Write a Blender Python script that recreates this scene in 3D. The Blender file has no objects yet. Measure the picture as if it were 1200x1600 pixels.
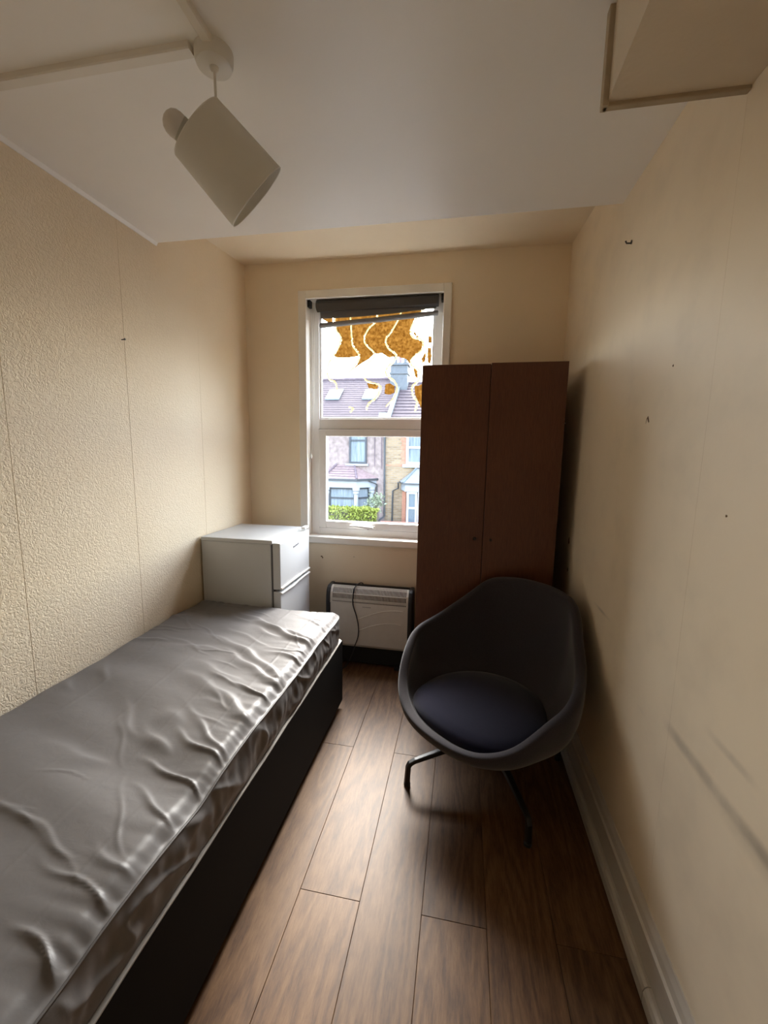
import bpy, bmesh, math, random
from mathutils import Vector, Matrix, noise
random.seed(7)
scene = bpy.context.scene
C = scene.collection
PI = math.pi

# ------------------------------------------------------------------ camera
EYE = 1.5
cam_d = bpy.data.cameras.new('camera')
cam = bpy.data.objects.new('camera', cam_d)
C.objects.link(cam)
cam_d.sensor_fit = 'HORIZONTAL'
cam_d.sensor_width = 36.0
cam_d.lens = 652.02 / 1200 * 36.0
cam_d.clip_start = 0.02
cam_d.clip_end = 500
YAW, PITCH, ROLL = 0.183723, -0.143354, 0.0164476
fw = Vector((-math.sin(YAW) * math.cos(PITCH), math.cos(YAW) * math.cos(PITCH), math.sin(PITCH)))
rt = Vector((math.cos(YAW), math.sin(YAW), 0))
up = rt.cross(fw)
r2 = rt * math.cos(ROLL) + up * math.sin(ROLL)
u2 = -rt * math.sin(ROLL) + up * math.cos(ROLL)
cam.matrix_world = Matrix(((r2.x, u2.x, -fw.x, 0), (r2.y, u2.y, -fw.y, 0), (r2.z, u2.z, -fw.z, EYE), (0, 0, 0, 1)))
scene.camera = cam

# ------------------------------------------------------------------ world: bright even overcast sky
world = bpy.data.worlds.new('world')
scene.world = world
world.use_nodes = True
wnt = world.node_tree
bg = wnt.nodes['Background']
sky = wnt.nodes.new('ShaderNodeTexSky')
sky.sky_type = 'NISHITA'
sky.sun_disc = False
sky.sun_elevation = math.radians(42)
sky.sun_rotation = math.radians(-4)
sky.air_density = 1.0
sky.dust_density = 3.0
sky.ozone_density = 1.0
hs = wnt.nodes.new('ShaderNodeHueSaturation')      # hazy, nearly white sky
hs.inputs['Saturation'].default_value = 0.6
wnt.links.new(sky.outputs['Color'], hs.inputs['Color'])
wnt.links.new(hs.outputs['Color'], bg.inputs['Color'])
bg.inputs['Strength'].default_value = 0.6

# sampling portal in the window opening (it emits nothing; it only tells the renderer where the sky comes in)
pl = bpy.data.lights.new('window_portal', 'AREA')
pl.shape = 'RECTANGLE'
pl.size = 0.98
pl.size_y = 1.70
pl.cycles.is_portal = True
po = bpy.data.objects.new('window_portal', pl)
po.location = (-0.63, 3.07, 1.71)
po.rotation_euler = (-PI / 2, 0, 0)
C.objects.link(po)

vs = scene.view_settings
vs.view_transform = 'Standard'
vs.look = 'None'
vs.gamma = 1.0
vs.use_curve_mapping = False
vs.exposure = 2.95
scene.cycles.max_bounces = 14
scene.cycles.diffuse_bounces = 10
scene.cycles.glossy_bounces = 5
scene.cycles.transparent_max_bounces = 12
scene.cycles.caustics_reflective = False
scene.cycles.caustics_refractive = False
scene.cycles.sample_clamp_indirect = 6.0

# ------------------------------------------------------------------ helpers
class MB:
    def __init__(self):
        self.v = []
        self.f = []

    def add(self, vs_, fs_):
        n = len(self.v)
        self.v += [tuple(p) for p in vs_]
        self.f += [tuple(i + n for i in q) for q in fs_]
        return self

    def box(self, x0, x1, y0, y1, z0, z1):
        v = [(x0, y0, z0), (x1, y0, z0), (x1, y1, z0), (x0, y1, z0), (x0, y0, z1), (x1, y0, z1), (x1, y1, z1), (x0, y1, z1)]
        return self.add(v, [(0, 3, 2, 1), (4, 5, 6, 7), (0, 1, 5, 4), (1, 2, 6, 5), (2, 3, 7, 6), (3, 0, 4, 7)])

    def tube(self, path, r, n=8, caps=True):
        path = [Vector(p) for p in path]
        rings = []
        prev = None
        for i, p in enumerate(path):
            a = path[max(i - 1, 0)]
            b = path[min(i + 1, len(path) - 1)]
            t = (b - a).normalized()
            if prev is None:
                u = t.orthogonal().normalized()
            else:
                u = (prev - t * prev.dot(t)).normalized()
            prev = u
            w = t.cross(u)
            rr = r[i] if isinstance(r, (list, tuple)) else r
            rings.append([p + (u * math.cos(2 * PI * k / n) + w * math.sin(2 * PI * k / n)) * rr for k in range(n)])
        vs_ = [q for ring in rings for q in ring]
        fs_ = []
        for i in range(len(path) - 1):
            for k in range(n):
                fs_.append((i * n + k, i * n + (k + 1) % n, (i + 1) * n + (k + 1) % n, (i + 1) * n + k))
        if caps:
            fs_.append(tuple(range(n - 1, -1, -1)))
            fs_.append(tuple((len(path) - 1) * n + k for k in range(n)))
        return self.add(vs_, fs_)

    def bar(self, path, w, h, upv=(0, 0, 1)):
        """rectangular bar along a path, w across, h along upv"""
        path = [Vector(p) for p in path]
        upv = Vector(upv)
        rings = []
        for i, p in enumerate(path):
            t = (path[min(i + 1, len(path) - 1)] - path[max(i - 1, 0)]).normalized()
            s = t.cross(upv).normalized()
            u = s.cross(t).normalized()
            rings.append([p + s * (a * w / 2) + u * (b * h / 2) for a, b in ((-1, -1), (1, -1), (1, 1), (-1, 1))])
        vs_ = [q for ring in rings for q in ring]
        fs_ = []
        for i in range(len(path) - 1):
            for k in range(4):
                fs_.append((i * 4 + k, i * 4 + (k + 1) % 4, (i + 1) * 4 + (k + 1) % 4, (i + 1) * 4 + k))
        fs_.append((3, 2, 1, 0))
        e = (len(path) - 1) * 4
        fs_.append((e, e + 1, e + 2, e + 3))
        return self.add(vs_, fs_)

    def lathe(self, prof, base, axis, n=32, close=False):
        """prof: list of (along axis, radius)"""
        base = Vector(base)
        axis = Vector(axis).normalized()
        u = axis.orthogonal().normalized()
        w = axis.cross(u)
        vs_ = []
        for h_, r in prof:
            for k in range(n):
                a = 2 * PI * k / n
                vs_.append(base + axis * h_ + (u * math.cos(a) + w * math.sin(a)) * r)
        fs_ = []
        for i in range(len(prof) - 1):
            for k in range(n):
                fs_.append((i * n + k, i * n + (k + 1) % n, (i + 1) * n + (k + 1) % n, (i + 1) * n + k))
        if close:
            fs_.append(tuple(range(n - 1, -1, -1)))
            fs_.append(tuple((len(prof) - 1) * n + k for k in range(n)))
        return self.add(vs_, fs_)

    def prism(self, poly, axis, a0, a1):
        """poly of 2-D points, extruded along axis 'x','y' or 'z' from a0 to a1"""
        def mk(p, a):
            if axis == 'x':
                return (a, p[0], p[1])
            if axis == 'y':
                return (p[0], a, p[1])
            return (p[0], p[1], a)
        n = len(poly)
        vs_ = [mk(p, a0) for p in poly] + [mk(p, a1) for p in poly]
        fs_ = [tuple(range(n)), tuple(range(2 * n - 1, n - 1, -1))]
        for i in range(n):
            j = (i + 1) % n
            fs_.append((i, i + n, j + n, j))
        return self.add(vs_, fs_)

    def build(self, name, mat, parent=None, smooth=False, bevel=0, segs=2, recalc=True):
        me = bpy.data.meshes.new(name)
        me.from_pydata(self.v, [], self.f)
        if recalc:
            bm = bmesh.new()
            bm.from_mesh(me)
            bmesh.ops.recalc_face_normals(bm, faces=bm.faces)
            bm.to_mesh(me)
            bm.free()
        me.materials.append(mat)
        if smooth:
            for p in me.polygons:
                p.use_smooth = True
            try:
                me.set_sharp_from_angle(angle=math.radians(40))
            except Exception:
                pass
        o = bpy.data.objects.new(name, me)
        C.objects.link(o)
        if parent is not None:
            o.parent = parent
            o.matrix_parent_inverse = Matrix.Translation(-parent.location)
        if bevel:
            m = o.modifiers.new('bevel', 'BEVEL')
            m.width = bevel
            m.segments = segs
            m.limit_method = 'ANGLE'
            m.angle_limit = math.radians(35)
        return o


def tag(o, label, cat, group=None, kind=None):
    o['label'] = label
    o['category'] = cat
    if group:
        o['group'] = group
    if kind:
        o['kind'] = kind
    return o


def thing(name, label, cat, loc, group=None, kind=None):
    o = bpy.data.objects.new(name, None)
    o.empty_display_size = 0.1
    o.location = loc
    C.objects.link(o)
    return tag(o, label, cat, group, kind)


def B(*a):
    return MB().box(*a)


# ------------------------------------------------------------------ materials
def mat(name, col, rough=0.6, spec=0.5, metal=0.0, noise_scale=0, noise_amt=0.0, bump=0.0, bump_scale=60, bump_dist=0.002, sheen=0.0, coord='Object', detail=4, stretch=None):
    m = bpy.data.materials.new(name)
    m.use_nodes = True
    nt = m.node_tree
    b = nt.nodes['Principled BSDF']
    b.inputs['Roughness'].default_value = rough
    b.inputs['Specular IOR Level'].default_value = spec
    b.inputs['Metallic'].default_value = metal
    if sheen:
        b.inputs['Sheen Weight'].default_value = sheen
    b.inputs['Base Color'].default_value = (*col, 1)
    tc = nt.nodes.new('ShaderNodeTexCoord')
    src = tc.outputs[coord]
    if stretch:
        mp = nt.nodes.new('ShaderNodeMapping')
        mp.inputs['Scale'].default_value = stretch
        nt.links.new(src, mp.inputs['Vector'])
        src = mp.outputs['Vector']
    if noise_amt:
        n = nt.nodes.new('ShaderNodeTexNoise')
        n.inputs['Scale'].default_value = noise_scale
        n.inputs['Detail'].default_value = detail
        nt.links.new(src, n.inputs['Vector'])
        r = nt.nodes.new('ShaderNodeMapRange')
        r.inputs['From Min'].default_value = 0.25
        r.inputs['From Max'].default_value = 0.75
        r.inputs['To Min'].default_value = 1 - noise_amt
        r.inputs['To Max'].default_value = 1 + noise_amt
        nt.links.new(n.outputs['Fac'], r.inputs['Value'])
        vm = nt.nodes.new('ShaderNodeVectorMath')
        vm.operation = 'SCALE'
        vm.inputs[0].default_value = col
        nt.links.new(r.outputs['Result'], vm.inputs['Scale'])
        nt.links.new(vm.outputs['Vector'], b.inputs['Base Color'])
    if bump:
        n2 = nt.nodes.new('ShaderNodeTexNoise')
        n2.inputs['Scale'].default_value = bump_scale
        n2.inputs['Detail'].default_value = 3
        nt.links.new(src, n2.inputs['Vector'])
        bp = nt.nodes.new('ShaderNodeBump')
        bp.inputs['Strength'].default_value = bump
        bp.inputs['Distance'].default_value = bump_dist
        nt.links.new(n2.outputs['Fac'], bp.inputs['Height'])
        nt.links.new(bp.outputs['Normal'], b.inputs['Normal'])
    return m


def nd(nt, t, **kw):
    n = nt.nodes.new(t)
    for k, v in kw.items():
        setattr(n, k, v)
    return n


CREAM = (0.80, 0.685, 0.515)
M = {}
M['wall'] = mat('cream_wall_paint', CREAM, 0.62, 0.35, noise_scale=2.2, noise_amt=0.05, bump=0.25, bump_scale=45, bump_dist=0.002)
M['ceiling'] = mat('ceiling_paint', (0.91, 0.90, 0.875), 0.36, 0.4, noise_scale=1.8, noise_amt=0.03, bump=0.3, bump_scale=25, bump_dist=0.002)
M['soffit'] = mat('cream_soffit_paint', (0.80, 0.70, 0.54), 0.6, 0.4, noise_scale=2, noise_amt=0.04, bump=0.35, bump_scale=35, bump_dist=0.002)
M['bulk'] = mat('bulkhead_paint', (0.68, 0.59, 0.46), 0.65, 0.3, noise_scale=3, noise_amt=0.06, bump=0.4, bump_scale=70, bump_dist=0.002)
M['trimpaint'] = mat('white_gloss_trim', (0.56, 0.52, 0.455), 0.35, 0.5, noise_scale=4, noise_amt=0.08)
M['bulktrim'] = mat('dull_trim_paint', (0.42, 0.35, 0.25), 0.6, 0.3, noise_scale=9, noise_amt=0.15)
M['upvc'] = mat('upvc_white', (0.86, 0.855, 0.84), 0.3, 0.5, noise_scale=5, noise_amt=0.04)
M['upvc_dark'] = mat('grey_rubber_seal', (0.12, 0.12, 0.12), 0.6)
M['casing'] = mat('casing_paint', (0.82, 0.79, 0.73), 0.4, 0.5, noise_scale=6, noise_amt=0.05)
M['white_enamel'] = mat('white_enamel', (0.55, 0.56, 0.56), 0.45, 0.5, noise_scale=5, noise_amt=0.03, bump=0.08, bump_scale=150, bump_dist=0.0006)
M['white_plastic'] = mat('white_plastic', (0.75, 0.74, 0.70), 0.4, 0.5)
M['heater_white'] = mat('heater_white', (0.70, 0.68, 0.64), 0.45, 0.4, noise_scale=30, noise_amt=0.03)
M['grey_line'] = mat('grey_print', (0.20, 0.20, 0.21), 0.5)
M['black_plastic'] = mat('black_plastic', (0.018, 0.018, 0.02), 0.45, 0.5)
M['black_metal'] = mat('black_powder_coat', (0.010, 0.010, 0.010), 0.4, 0.5)
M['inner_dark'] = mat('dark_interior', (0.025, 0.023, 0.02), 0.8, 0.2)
M['base_black'] = mat('black_faux_leather', (0.004, 0.0037, 0.0037), 0.7, 0.12, bump=0.2, bump_scale=220, bump_dist=0.0006)
M['base_edge'] = mat('grey_edge_fabric', (0.34, 0.32, 0.30), 0.6, 0.3)
M['felt'] = mat('grey_felt', (0.034, 0.0295, 0.034), 0.95, 0.1, noise_scale=420, noise_amt=0.35, bump=0.4, bump_scale=500, bump_dist=0.001, sheen=0.25, detail=2)
M['navy'] = mat('navy_wool', (0.0075, 0.0072, 0.022), 0.95, 0.1, noise_scale=500, noise_amt=0.3, bump=0.3, bump_scale=500, bump_dist=0.001, sheen=0.2, detail=2)
M['shade'] = mat('lamp_shade_fabric', (0.70, 0.69, 0.64), 0.85, 0.2, bump=0.15, bump_scale=400, bump_dist=0.0006)
M['shade_in'] = mat('lamp_shade_lining', (0.70, 0.69, 0.64), 0.6, 0.3)
M['bulb'] = mat('bulb_white', (0.72, 0.69, 0.65), 0.4, 0.5)
M['bulb_base'] = mat('bulb_collar', (0.50, 0.49, 0.43), 0.5, 0.4)
M['blind'] = mat('charcoal_blind', (0.085, 0.08, 0.078), 0.7, 0.3, bump=0.1, bump_scale=300, bump_dist=0.0005)
M['blind_bar'] = mat('grey_blind_bar', (0.22, 0.22, 0.23), 0.45, 0.5)
M['joint'] = mat('dark_joint', (0.035, 0.016, 0.008), 0.8)
M['chip'] = mat('chipped_plaster', (0.16, 0.10, 0.055), 0.9, 0.1, noise_scale=60, noise_amt=0.3)
M['nail'] = mat('dark_nail', (0.02, 0.018, 0.016), 0.5)
M['door_paint'] = mat('door_white_paint', (0.72, 0.69, 0.62), 0.4, 0.5)
M['chrome'] = mat('brushed_steel', (0.6, 0.6, 0.6), 0.3, 0.5, metal=1.0)


def mat_wallpaper():
    m = mat('textured_wallpaper', (0.74, 0.62, 0.455), 0.6, 0.35)
    nt = m.node_tree
    b = nt.nodes['Principled BSDF']
    tc = nd(nt, 'ShaderNodeTexCoord')
    n1 = nd(nt, 'ShaderNodeTexNoise')
    n1.inputs['Scale'].default_value = 72
    n1.inputs['Detail'].default_value = 1.5
    n1.inputs['Distortion'].default_value = 1.3
    nt.links.new(tc.outputs['Object'], n1.inputs['Vector'])
    r = nd(nt, 'ShaderNodeMapRange')
    r.inputs['From Min'].default_value = 0.40
    r.inputs['From Max'].default_value = 0.56
    nt.links.new(n1.outputs['Fac'], r.inputs['Value'])
    # the relief fades where thick paint has filled it, towards the window end
    sep = nd(nt, 'ShaderNodeSeparateXYZ')
    nt.links.new(tc.outputs['Object'], sep.inputs['Vector'])
    fy = nd(nt, 'ShaderNodeMapRange')
    fy.inputs['From Min'].default_value = 1.6
    fy.inputs['From Max'].default_value = 2.6
    fy.inputs['To Min'].default_value = 0.42
    fy.inputs['To Max'].default_value = 0.16
    nt.links.new(sep.outputs['Y'], fy.inputs['Value'])
    bp = nd(nt, 'ShaderNodeBump')
    bp.inputs['Distance'].default_value = 0.004
    nt.links.new(fy.outputs['Result'], bp.inputs['Strength'])
    nt.links.new(r.outputs['Result'], bp.inputs['Height'])
    nt.links.new(bp.outputs['Normal'], b.inputs['Normal'])
    n2 = nd(nt, 'ShaderNodeTexNoise')
    n2.inputs['Scale'].default_value = 1.7
    nt.links.new(tc.outputs['Object'], n2.inputs['Vector'])
    cr = nd(nt, 'ShaderNodeValToRGB')
    cr.color_ramp.elements[0].position = 0.3
    cr.color_ramp.elements[0].color = (0.78, 0.655, 0.475, 1)
    cr.color_ramp.elements[1].position = 0.7
    cr.color_ramp.elements[1].color = (0.83, 0.72, 0.55, 1)
    nt.links.new(n2.outputs['Fac'], cr.inputs['Fac'])
    nt.links.new(cr.outputs['Color'], b.inputs['Base Color'])
    return m


M['wallpaper'] = mat_wallpaper()


def mat_rightwall():
    """smooth cream paper with the horizontal rub marks of furniture and general grime"""
    m = mat('scuffed_cream_paper', CREAM, 0.55, 0.35)
    nt = m.node_tree
    b = nt.nodes['Principled BSDF']
    tc = nd(nt, 'ShaderNodeTexCoord')
    sep = nd(nt, 'ShaderNodeSeparateXYZ')
    nt.links.new(tc.outputs['Object'], sep.inputs['Vector'])
    nz = nd(nt, 'ShaderNodeTexNoise')
    nz.inputs['Scale'].default_value = 6
    nz.inputs['Detail'].default_value = 6
    nt.links.new(tc.outputs['Object'], nz.inputs['Vector'])

    def math_(op, a, b_=None, clamp=False):
        n = nd(nt, 'ShaderNodeMath', operation=op, use_clamp=clamp)
        for i, s in enumerate((a, b_)):
            if s is None:
                continue
            if isinstance(s, (int, float)):
                n.inputs[i].default_value = s
            else:
                nt.links.new(s, n.inputs[i])
        return n.outputs[0]

    def ramp(src, a, b_):
        r = nd(nt, 'ShaderNodeMapRange', interpolation_type='SMOOTHSTEP')
        r.inputs['From Min'].default_value = a
        r.inputs['From Max'].default_value = b_
        nt.links.new(src, r.inputs['Value'])
        return r.outputs['Result']

    total = None
    for z0, w, ya, yb_, amt in ((0.757, 0.026, 0.30, 1.24, 0.36), (0.742, 0.040, 0.30, 1.05, 0.16), (0.865, 0.016, 0.82, 1.05, 0.30), (0.862, 0.010, 1.66, 1.92, 0.34), (0.70, 0.012, 1.30, 1.42, 0.2)):
        dz = math_('ABSOLUTE', math_('SUBTRACT', sep.outputs['Z'], z0))
        k = math_('MULTIPLY', ramp(dz, w, w * 0.1), math_('MULTIPLY', ramp(sep.outputs['Y'], ya, ya + 0.12), ramp(sep.outputs['Y'], yb_, yb_ - 0.12)))
        k = math_('MULTIPLY', k, amt)
        total = k if total is None else math_('ADD', total, k)
    grime = math_('MULTIPLY', ramp(nz.outputs['Fac'], 0.42, 0.78), 0.10)
    streak = math_('MULTIPLY', total, ramp(nz.outputs['Fac'], 0.2, 0.6))
    fac = math_('ADD', grime, streak, True)
    mx = nd(nt, 'ShaderNodeMixRGB')
    mx.inputs['Color1'].default_value = (*CREAM, 1)
    mx.inputs['Color2'].default_value = (0.13, 0.11, 0.09, 1)
    nt.links.new(fac, mx.inputs['Fac'])
    nt.links.new(mx.outputs['Color'], b.inputs['Base Color'])
    bz = nd(nt, 'ShaderNodeTexNoise')
    bz.inputs['Scale'].default_value = 30
    nt.links.new(tc.outputs['Object'], bz.inputs['Vector'])
    bp = nd(nt, 'ShaderNodeBump')
    bp.inputs['Strength'].default_value = 0.25
    bp.inputs['Distance'].default_value = 0.002
    nt.links.new(bz.outputs['Fac'], bp.inputs['Height'])
    nt.links.new(bp.outputs['Normal'], b.inputs['Normal'])
    return m


M['rightwall'] = mat_rightwall()


def mat_wood(name, c_dark, c_mid, c_light, rough, axis='Y', scale=1.0, rand=True, cath=0.55, bump=0.1, spec=0.5):
    """long-grain wood: stretched rings with per-object offset"""
    m = bpy.data.materials.new(name)
    m.use_nodes = True
    nt = m.node_tree
    b = nt.nodes['Principled BSDF']
    b.inputs['Roughness'].default_value = rough
    b.inputs['Specular IOR Level'].default_value = spec
    tc = nd(nt, 'ShaderNodeTexCoord')
    oi = nd(nt, 'ShaderNodeObjectInfo')
    off = nd(nt, 'ShaderNodeVectorMath', operation='SCALE')
    off.inputs[0].default_value = (17.3, 31.7, 9.1)
    nt.links.new(oi.outputs['Random'], off.inputs['Scale'])
    mp = nd(nt, 'ShaderNodeMapping')
    mp.inputs['Scale'].default_value = {'Y': (9 * scale, 1.3 * scale, 9 * scale), 'Z': (9 * scale, 9 * scale, 0.7 * scale)}[axis]
    nt.links.new(tc.outputs['Object'], mp.inputs['Vector'])
    ad = nd(nt, 'ShaderNodeVectorMath', operation='ADD')
    nt.links.new(mp.outputs['Vector'], ad.inputs[0])
    nt.links.new(off.outputs['Vector'], ad.inputs[1])
    n1 = nd(nt, 'ShaderNodeTexNoise')
    n1.inputs['Scale'].default_value = 0.8
    n1.inputs['Detail'].default_value = 2
    nt.links.new(ad.outputs['Vector'], n1.inputs['Vector'])
    wv = nd(nt, 'ShaderNodeMath', operation='MULTIPLY')
    wv.inputs[1].default_value = 60
    nt.links.new(n1.outputs['Fac'], wv.inputs[0])
    sn = nd(nt, 'ShaderNodeMath', operation='SINE')
    nt.links.new(wv.outputs[0], sn.inputs[0])
    n2 = nd(nt, 'ShaderNodeTexNoise')
    n2.inputs['Scale'].default_value = 15
    n2.inputs['Detail'].default_value = 6
    n2.inputs['Roughness'].default_value = 0.7
    nt.links.new(ad.outputs['Vector'], n2.inputs['Vector'])
    mixv = nd(nt, 'ShaderNodeMath', operation='MULTIPLY_ADD')
    mixv.inputs[1].default_value = 0.10 * cath
    nt.links.new(sn.outputs[0], mixv.inputs[0])
    nt.links.new(n2.outputs['Fac'], mixv.inputs[2])
    n3 = nd(nt, 'ShaderNodeTexNoise')
    n3.inputs['Scale'].default_value = 2.2
    n3.inputs['Detail'].default_value = 3
    nt.links.new(tc.outputs['Object'], n3.inputs['Vector'])
    m3 = nd(nt, 'ShaderNodeMath', operation='MULTIPLY_ADD')
    m3.inputs[1].default_value = 0.5
    m3.inputs[2].default_value = -0.25
    nt.links.new(n3.outputs['Fac'], m3.inputs[0])
    a2 = nd(nt, 'ShaderNodeMath', operation='ADD')
    nt.links.new(mixv.outputs[0], a2.inputs[0])
    nt.links.new(m3.outputs[0], a2.inputs[1])
    cr = nd(nt, 'ShaderNodeValToRGB')
    e = cr.color_ramp.elements
    e[0].position = 0.28
    e[0].color = (*c_dark, 1)
    e[1].position = 0.74
    e[1].color = (*c_light, 1)
    k = e.new(0.5)
    k.color = (*c_mid, 1)
    nt.links.new(a2.outputs[0], cr.inputs['Fac'])
    hsv = nd(nt, 'ShaderNodeHueSaturation')
    if rand:
        rr = nd(nt, 'ShaderNodeMapRange')
        rr.inputs['To Min'].default_value = 0.86
        rr.inputs['To Max'].default_value = 1.12
        nt.links.new(oi.outputs['Random'], rr.inputs['Value'])
        nt.links.new(rr.outputs['Result'], hsv.inputs['Value'])
    nt.links.new(cr.outputs['Color'], hsv.inputs['Color'])
    nt.links.new(hsv.outputs['Color'], b.inputs['Base Color'])
    bp = nd(nt, 'ShaderNodeBump')
    bp.inputs['Strength'].default_value = bump
    bp.inputs['Distance'].default_value = 0.001
    nt.links.new(a2.outputs[0], bp.inputs['Height'])
    nt.links.new(bp.outputs['Normal'], b.inputs['Normal'])
    return m


M['plank'] = mat_wood('oak_laminate', (0.060, 0.026, 0.0085), (0.102, 0.048, 0.0175), (0.146, 0.077, 0.032), 0.50, 'Y', 1.0, cath=1.2, bump=0.35, spec=0.4)
M['mahogany'] = mat_wood('mahogany_laminate', (0.078, 0.025, 0.0115), (0.106, 0.0355, 0.016), (0.135, 0.048, 0.0215), 0.42, 'Z', 1.6, rand=False, cath=0.3, bump=0.03, spec=0.4)
M['mahogany_edge'] = mat('dark_edge_banding', (0.022, 0.009, 0.005), 0.5)


def mat_cover():
    m = mat('grey_mattress_cover', (0.135, 0.128, 0.128), 0.48, 0.38)
    nt = m.node_tree
    b = nt.nodes['Principled BSDF']
    tc = nd(nt, 'ShaderNodeTexCoord')
    n = nd(nt, 'ShaderNodeTexNoise')
    n.inputs['Scale'].default_value = 26
    n.inputs['Detail'].default_value = 4
    n.inputs['Distortion'].default_value = 0.6
    nt.links.new(tc.outputs['Object'], n.inputs['Vector'])
    bp = nd(nt, 'ShaderNodeBump')
    bp.inputs['Strength'].default_value = 0.22
    bp.inputs['Distance'].default_value = 0.004
    nt.links.new(n.outputs['Fac'], bp.inputs['Height'])
    n2 = nd(nt, 'ShaderNodeTexNoise')
    n2.inputs['Scale'].default_value = 700
    nt.links.new(tc.outputs['Object'], n2.inputs['Vector'])
    bp2 = nd(nt, 'ShaderNodeBump')
    bp2.inputs['Strength'].default_value = 0.12
    bp2.inputs['Distance'].default_value = 0.0005
    nt.links.new(n2.outputs['Fac'], bp2.inputs['Height'])
    nt.links.new(bp.outputs['Normal'], bp2.inputs['Normal'])
    nt.links.new(bp2.outputs['Normal'], b.inputs['Normal'])
    return m


M['cover'] = mat_cover()
M['piping'] = mat('dark_piping', (0.075, 0.068, 0.065), 0.5)


def mat_glass():
    m = bpy.data.materials.new('window_glass')
    m.use_nodes = True
    nt = m.node_tree
    nt.nodes.clear()
    o = nd(nt, 'ShaderNodeOutputMaterial')
    t = nd(nt, 'ShaderNodeBsdfTransparent')
    t.inputs['Color'].default_value = (0.93, 0.95, 0.95, 1)
    g = nd(nt, 'ShaderNodeBsdfGlossy')
    g.inputs['Roughness'].default_value = 0.03
    x = nd(nt, 'ShaderNodeMixShader')
    x.inputs['Fac'].default_value = 0.05
    nt.links.new(t.outputs[0], x.inputs[1])
    nt.links.new(g.outputs[0], x.inputs[2])
    nt.links.new(x.outputs[0], o.inputs['Surface'])
    return m


M['glass'] = mat_glass()


def mat_film(name, c1, c2, scale, trans=0.75):
    m = bpy.data.materials.new(name)
    m.use_nodes = True
    nt = m.node_tree
    nt.nodes.clear()
    o = nd(nt, 'ShaderNodeOutputMaterial')
    tc = nd(nt, 'ShaderNodeTexCoord')
    n = nd(nt, 'ShaderNodeTexNoise')
    n.inputs['Scale'].default_value = scale
    n.inputs['Detail'].default_value = 6
    nt.links.new(tc.outputs['Object'], n.inputs['Vector'])
    cr = nd(nt, 'ShaderNodeValToRGB')
    cr.color_ramp.elements[0].position = 0.35
    cr.color_ramp.elements[0].color = (*c1, 1)
    cr.color_ramp.elements[1].position = 0.68
    cr.color_ramp.elements[1].color = (*c2, 1)
    nt.links.new(n.outputs['Fac'], cr.inputs['Fac'])
    t = nd(nt, 'ShaderNodeBsdfTranslucent')
    d = nd(nt, 'ShaderNodeBsdfDiffuse')
    nt.links.new(cr.outputs['Color'], t.inputs['Color'])
    nt.links.new(cr.outputs['Color'], d.inputs['Color'])
    x = nd(nt, 'ShaderNodeMixShader')
    x.inputs['Fac'].default_value = trans
    nt.links.new(d.outputs[0], x.inputs[1])
    nt.links.new(t.outputs[0], x.inputs[2])
    nt.links.new(x.outputs[0], o.inputs['Surface'])
    return m


M['film'] = mat_film('amber_torn_film', (0.18, 0.112, 0.038), (0.30, 0.21, 0.095), 70)
M['film_edge'] = mat_film('cream_torn_edge', (0.15, 0.11, 0.045), (0.25, 0.205, 0.105), 60)

# exterior materials
M['pebbledash'] = mat('pink_pebbledash', (0.21, 0.165, 0.152), 0.9, 0.1, noise_scale=5, noise_amt=0.4, detail=8)
M['roof_brown'] = mat('purple_brown_tiles', (0.060, 0.046, 0.050), 0.85, 0.15, noise_scale=11, noise_amt=0.5)
M['slate'] = mat('grey_green_slate', (0.17, 0.175, 0.175), 0.7, 0.3, noise_scale=9, noise_amt=0.25)
M['bay_tile'] = mat('faded_red_tiles', (0.20, 0.14, 0.135), 0.8, 0.2, noise_scale=9, noise_amt=0.35)
M['ridge_tile'] = mat('ridge_tiles', (0.12, 0.09, 0.10), 0.8, 0.2, noise_scale=9, noise_amt=0.3)
M['ext_white'] = mat('white_masonry_paint', (0.25, 0.265, 0.28), 0.7, 0.2, noise_scale=5, noise_amt=0.08)
M['ext_frame_dark'] = mat('dark_grey_frames', (0.025, 0.03, 0.038), 0.5)
M['ext_frame_white'] = mat('white_window_frames', (0.42, 0.44, 0.46), 0.5)
M['ext_pane'] = mat('house_window_pane', (0.10, 0.125, 0.145), 0.15, 0.5)
M['ext_curtain'] = mat('net_curtain', (0.155, 0.18, 0.20), 0.9, 0.1, noise_scale=9, noise_amt=0.4, stretch=(2.5, 1, 0.12))
M['red_brick'] = mat('red_brick_quoin', (0.33, 0.155, 0.105), 0.9, 0.1, noise_scale=16, noise_amt=0.25)
M['lead'] = mat('lead_flashing', (0.115, 0.135, 0.145), 0.6, 0.3, noise_scale=6, noise_amt=0.15)
M['chimney'] = mat('grey_render', (0.105, 0.112, 0.12), 0.8, 0.2, noise_scale=6, noise_amt=0.2)
M['pipe_dark'] = mat('dark_rain_pipe', (0.03, 0.035, 0.04), 0.5)
M['pavement'] = mat('pavement_concrete', (0.22, 0.21, 0.20), 0.9, 0.1, noise_scale=5, noise_amt=0.15)
M['road'] = mat('asphalt', (0.07, 0.07, 0.072), 0.9, 0.1, noise_scale=7, noise_amt=0.2)
M['hedge'] = mat('hedge_leaf', (0.155, 0.18, 0.03), 0.7, 0.2, noise_scale=12, noise_amt=0.4)
M['shrub'] = mat('pale_shrub_leaf', (0.16, 0.19, 0.12), 0.7, 0.2, noise_scale=12, noise_amt=0.5)
M['twig'] = mat('twig_bark', (0.06, 0.045, 0.03), 0.9)
M['bin_green'] = mat('green_bin', (0.05, 0.10, 0.075), 0.5)
M['bin_red'] = mat('red_brick_wall', (0.27, 0.11, 0.08), 0.8, 0.1, noise_scale=15, noise_amt=0.25)
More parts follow.
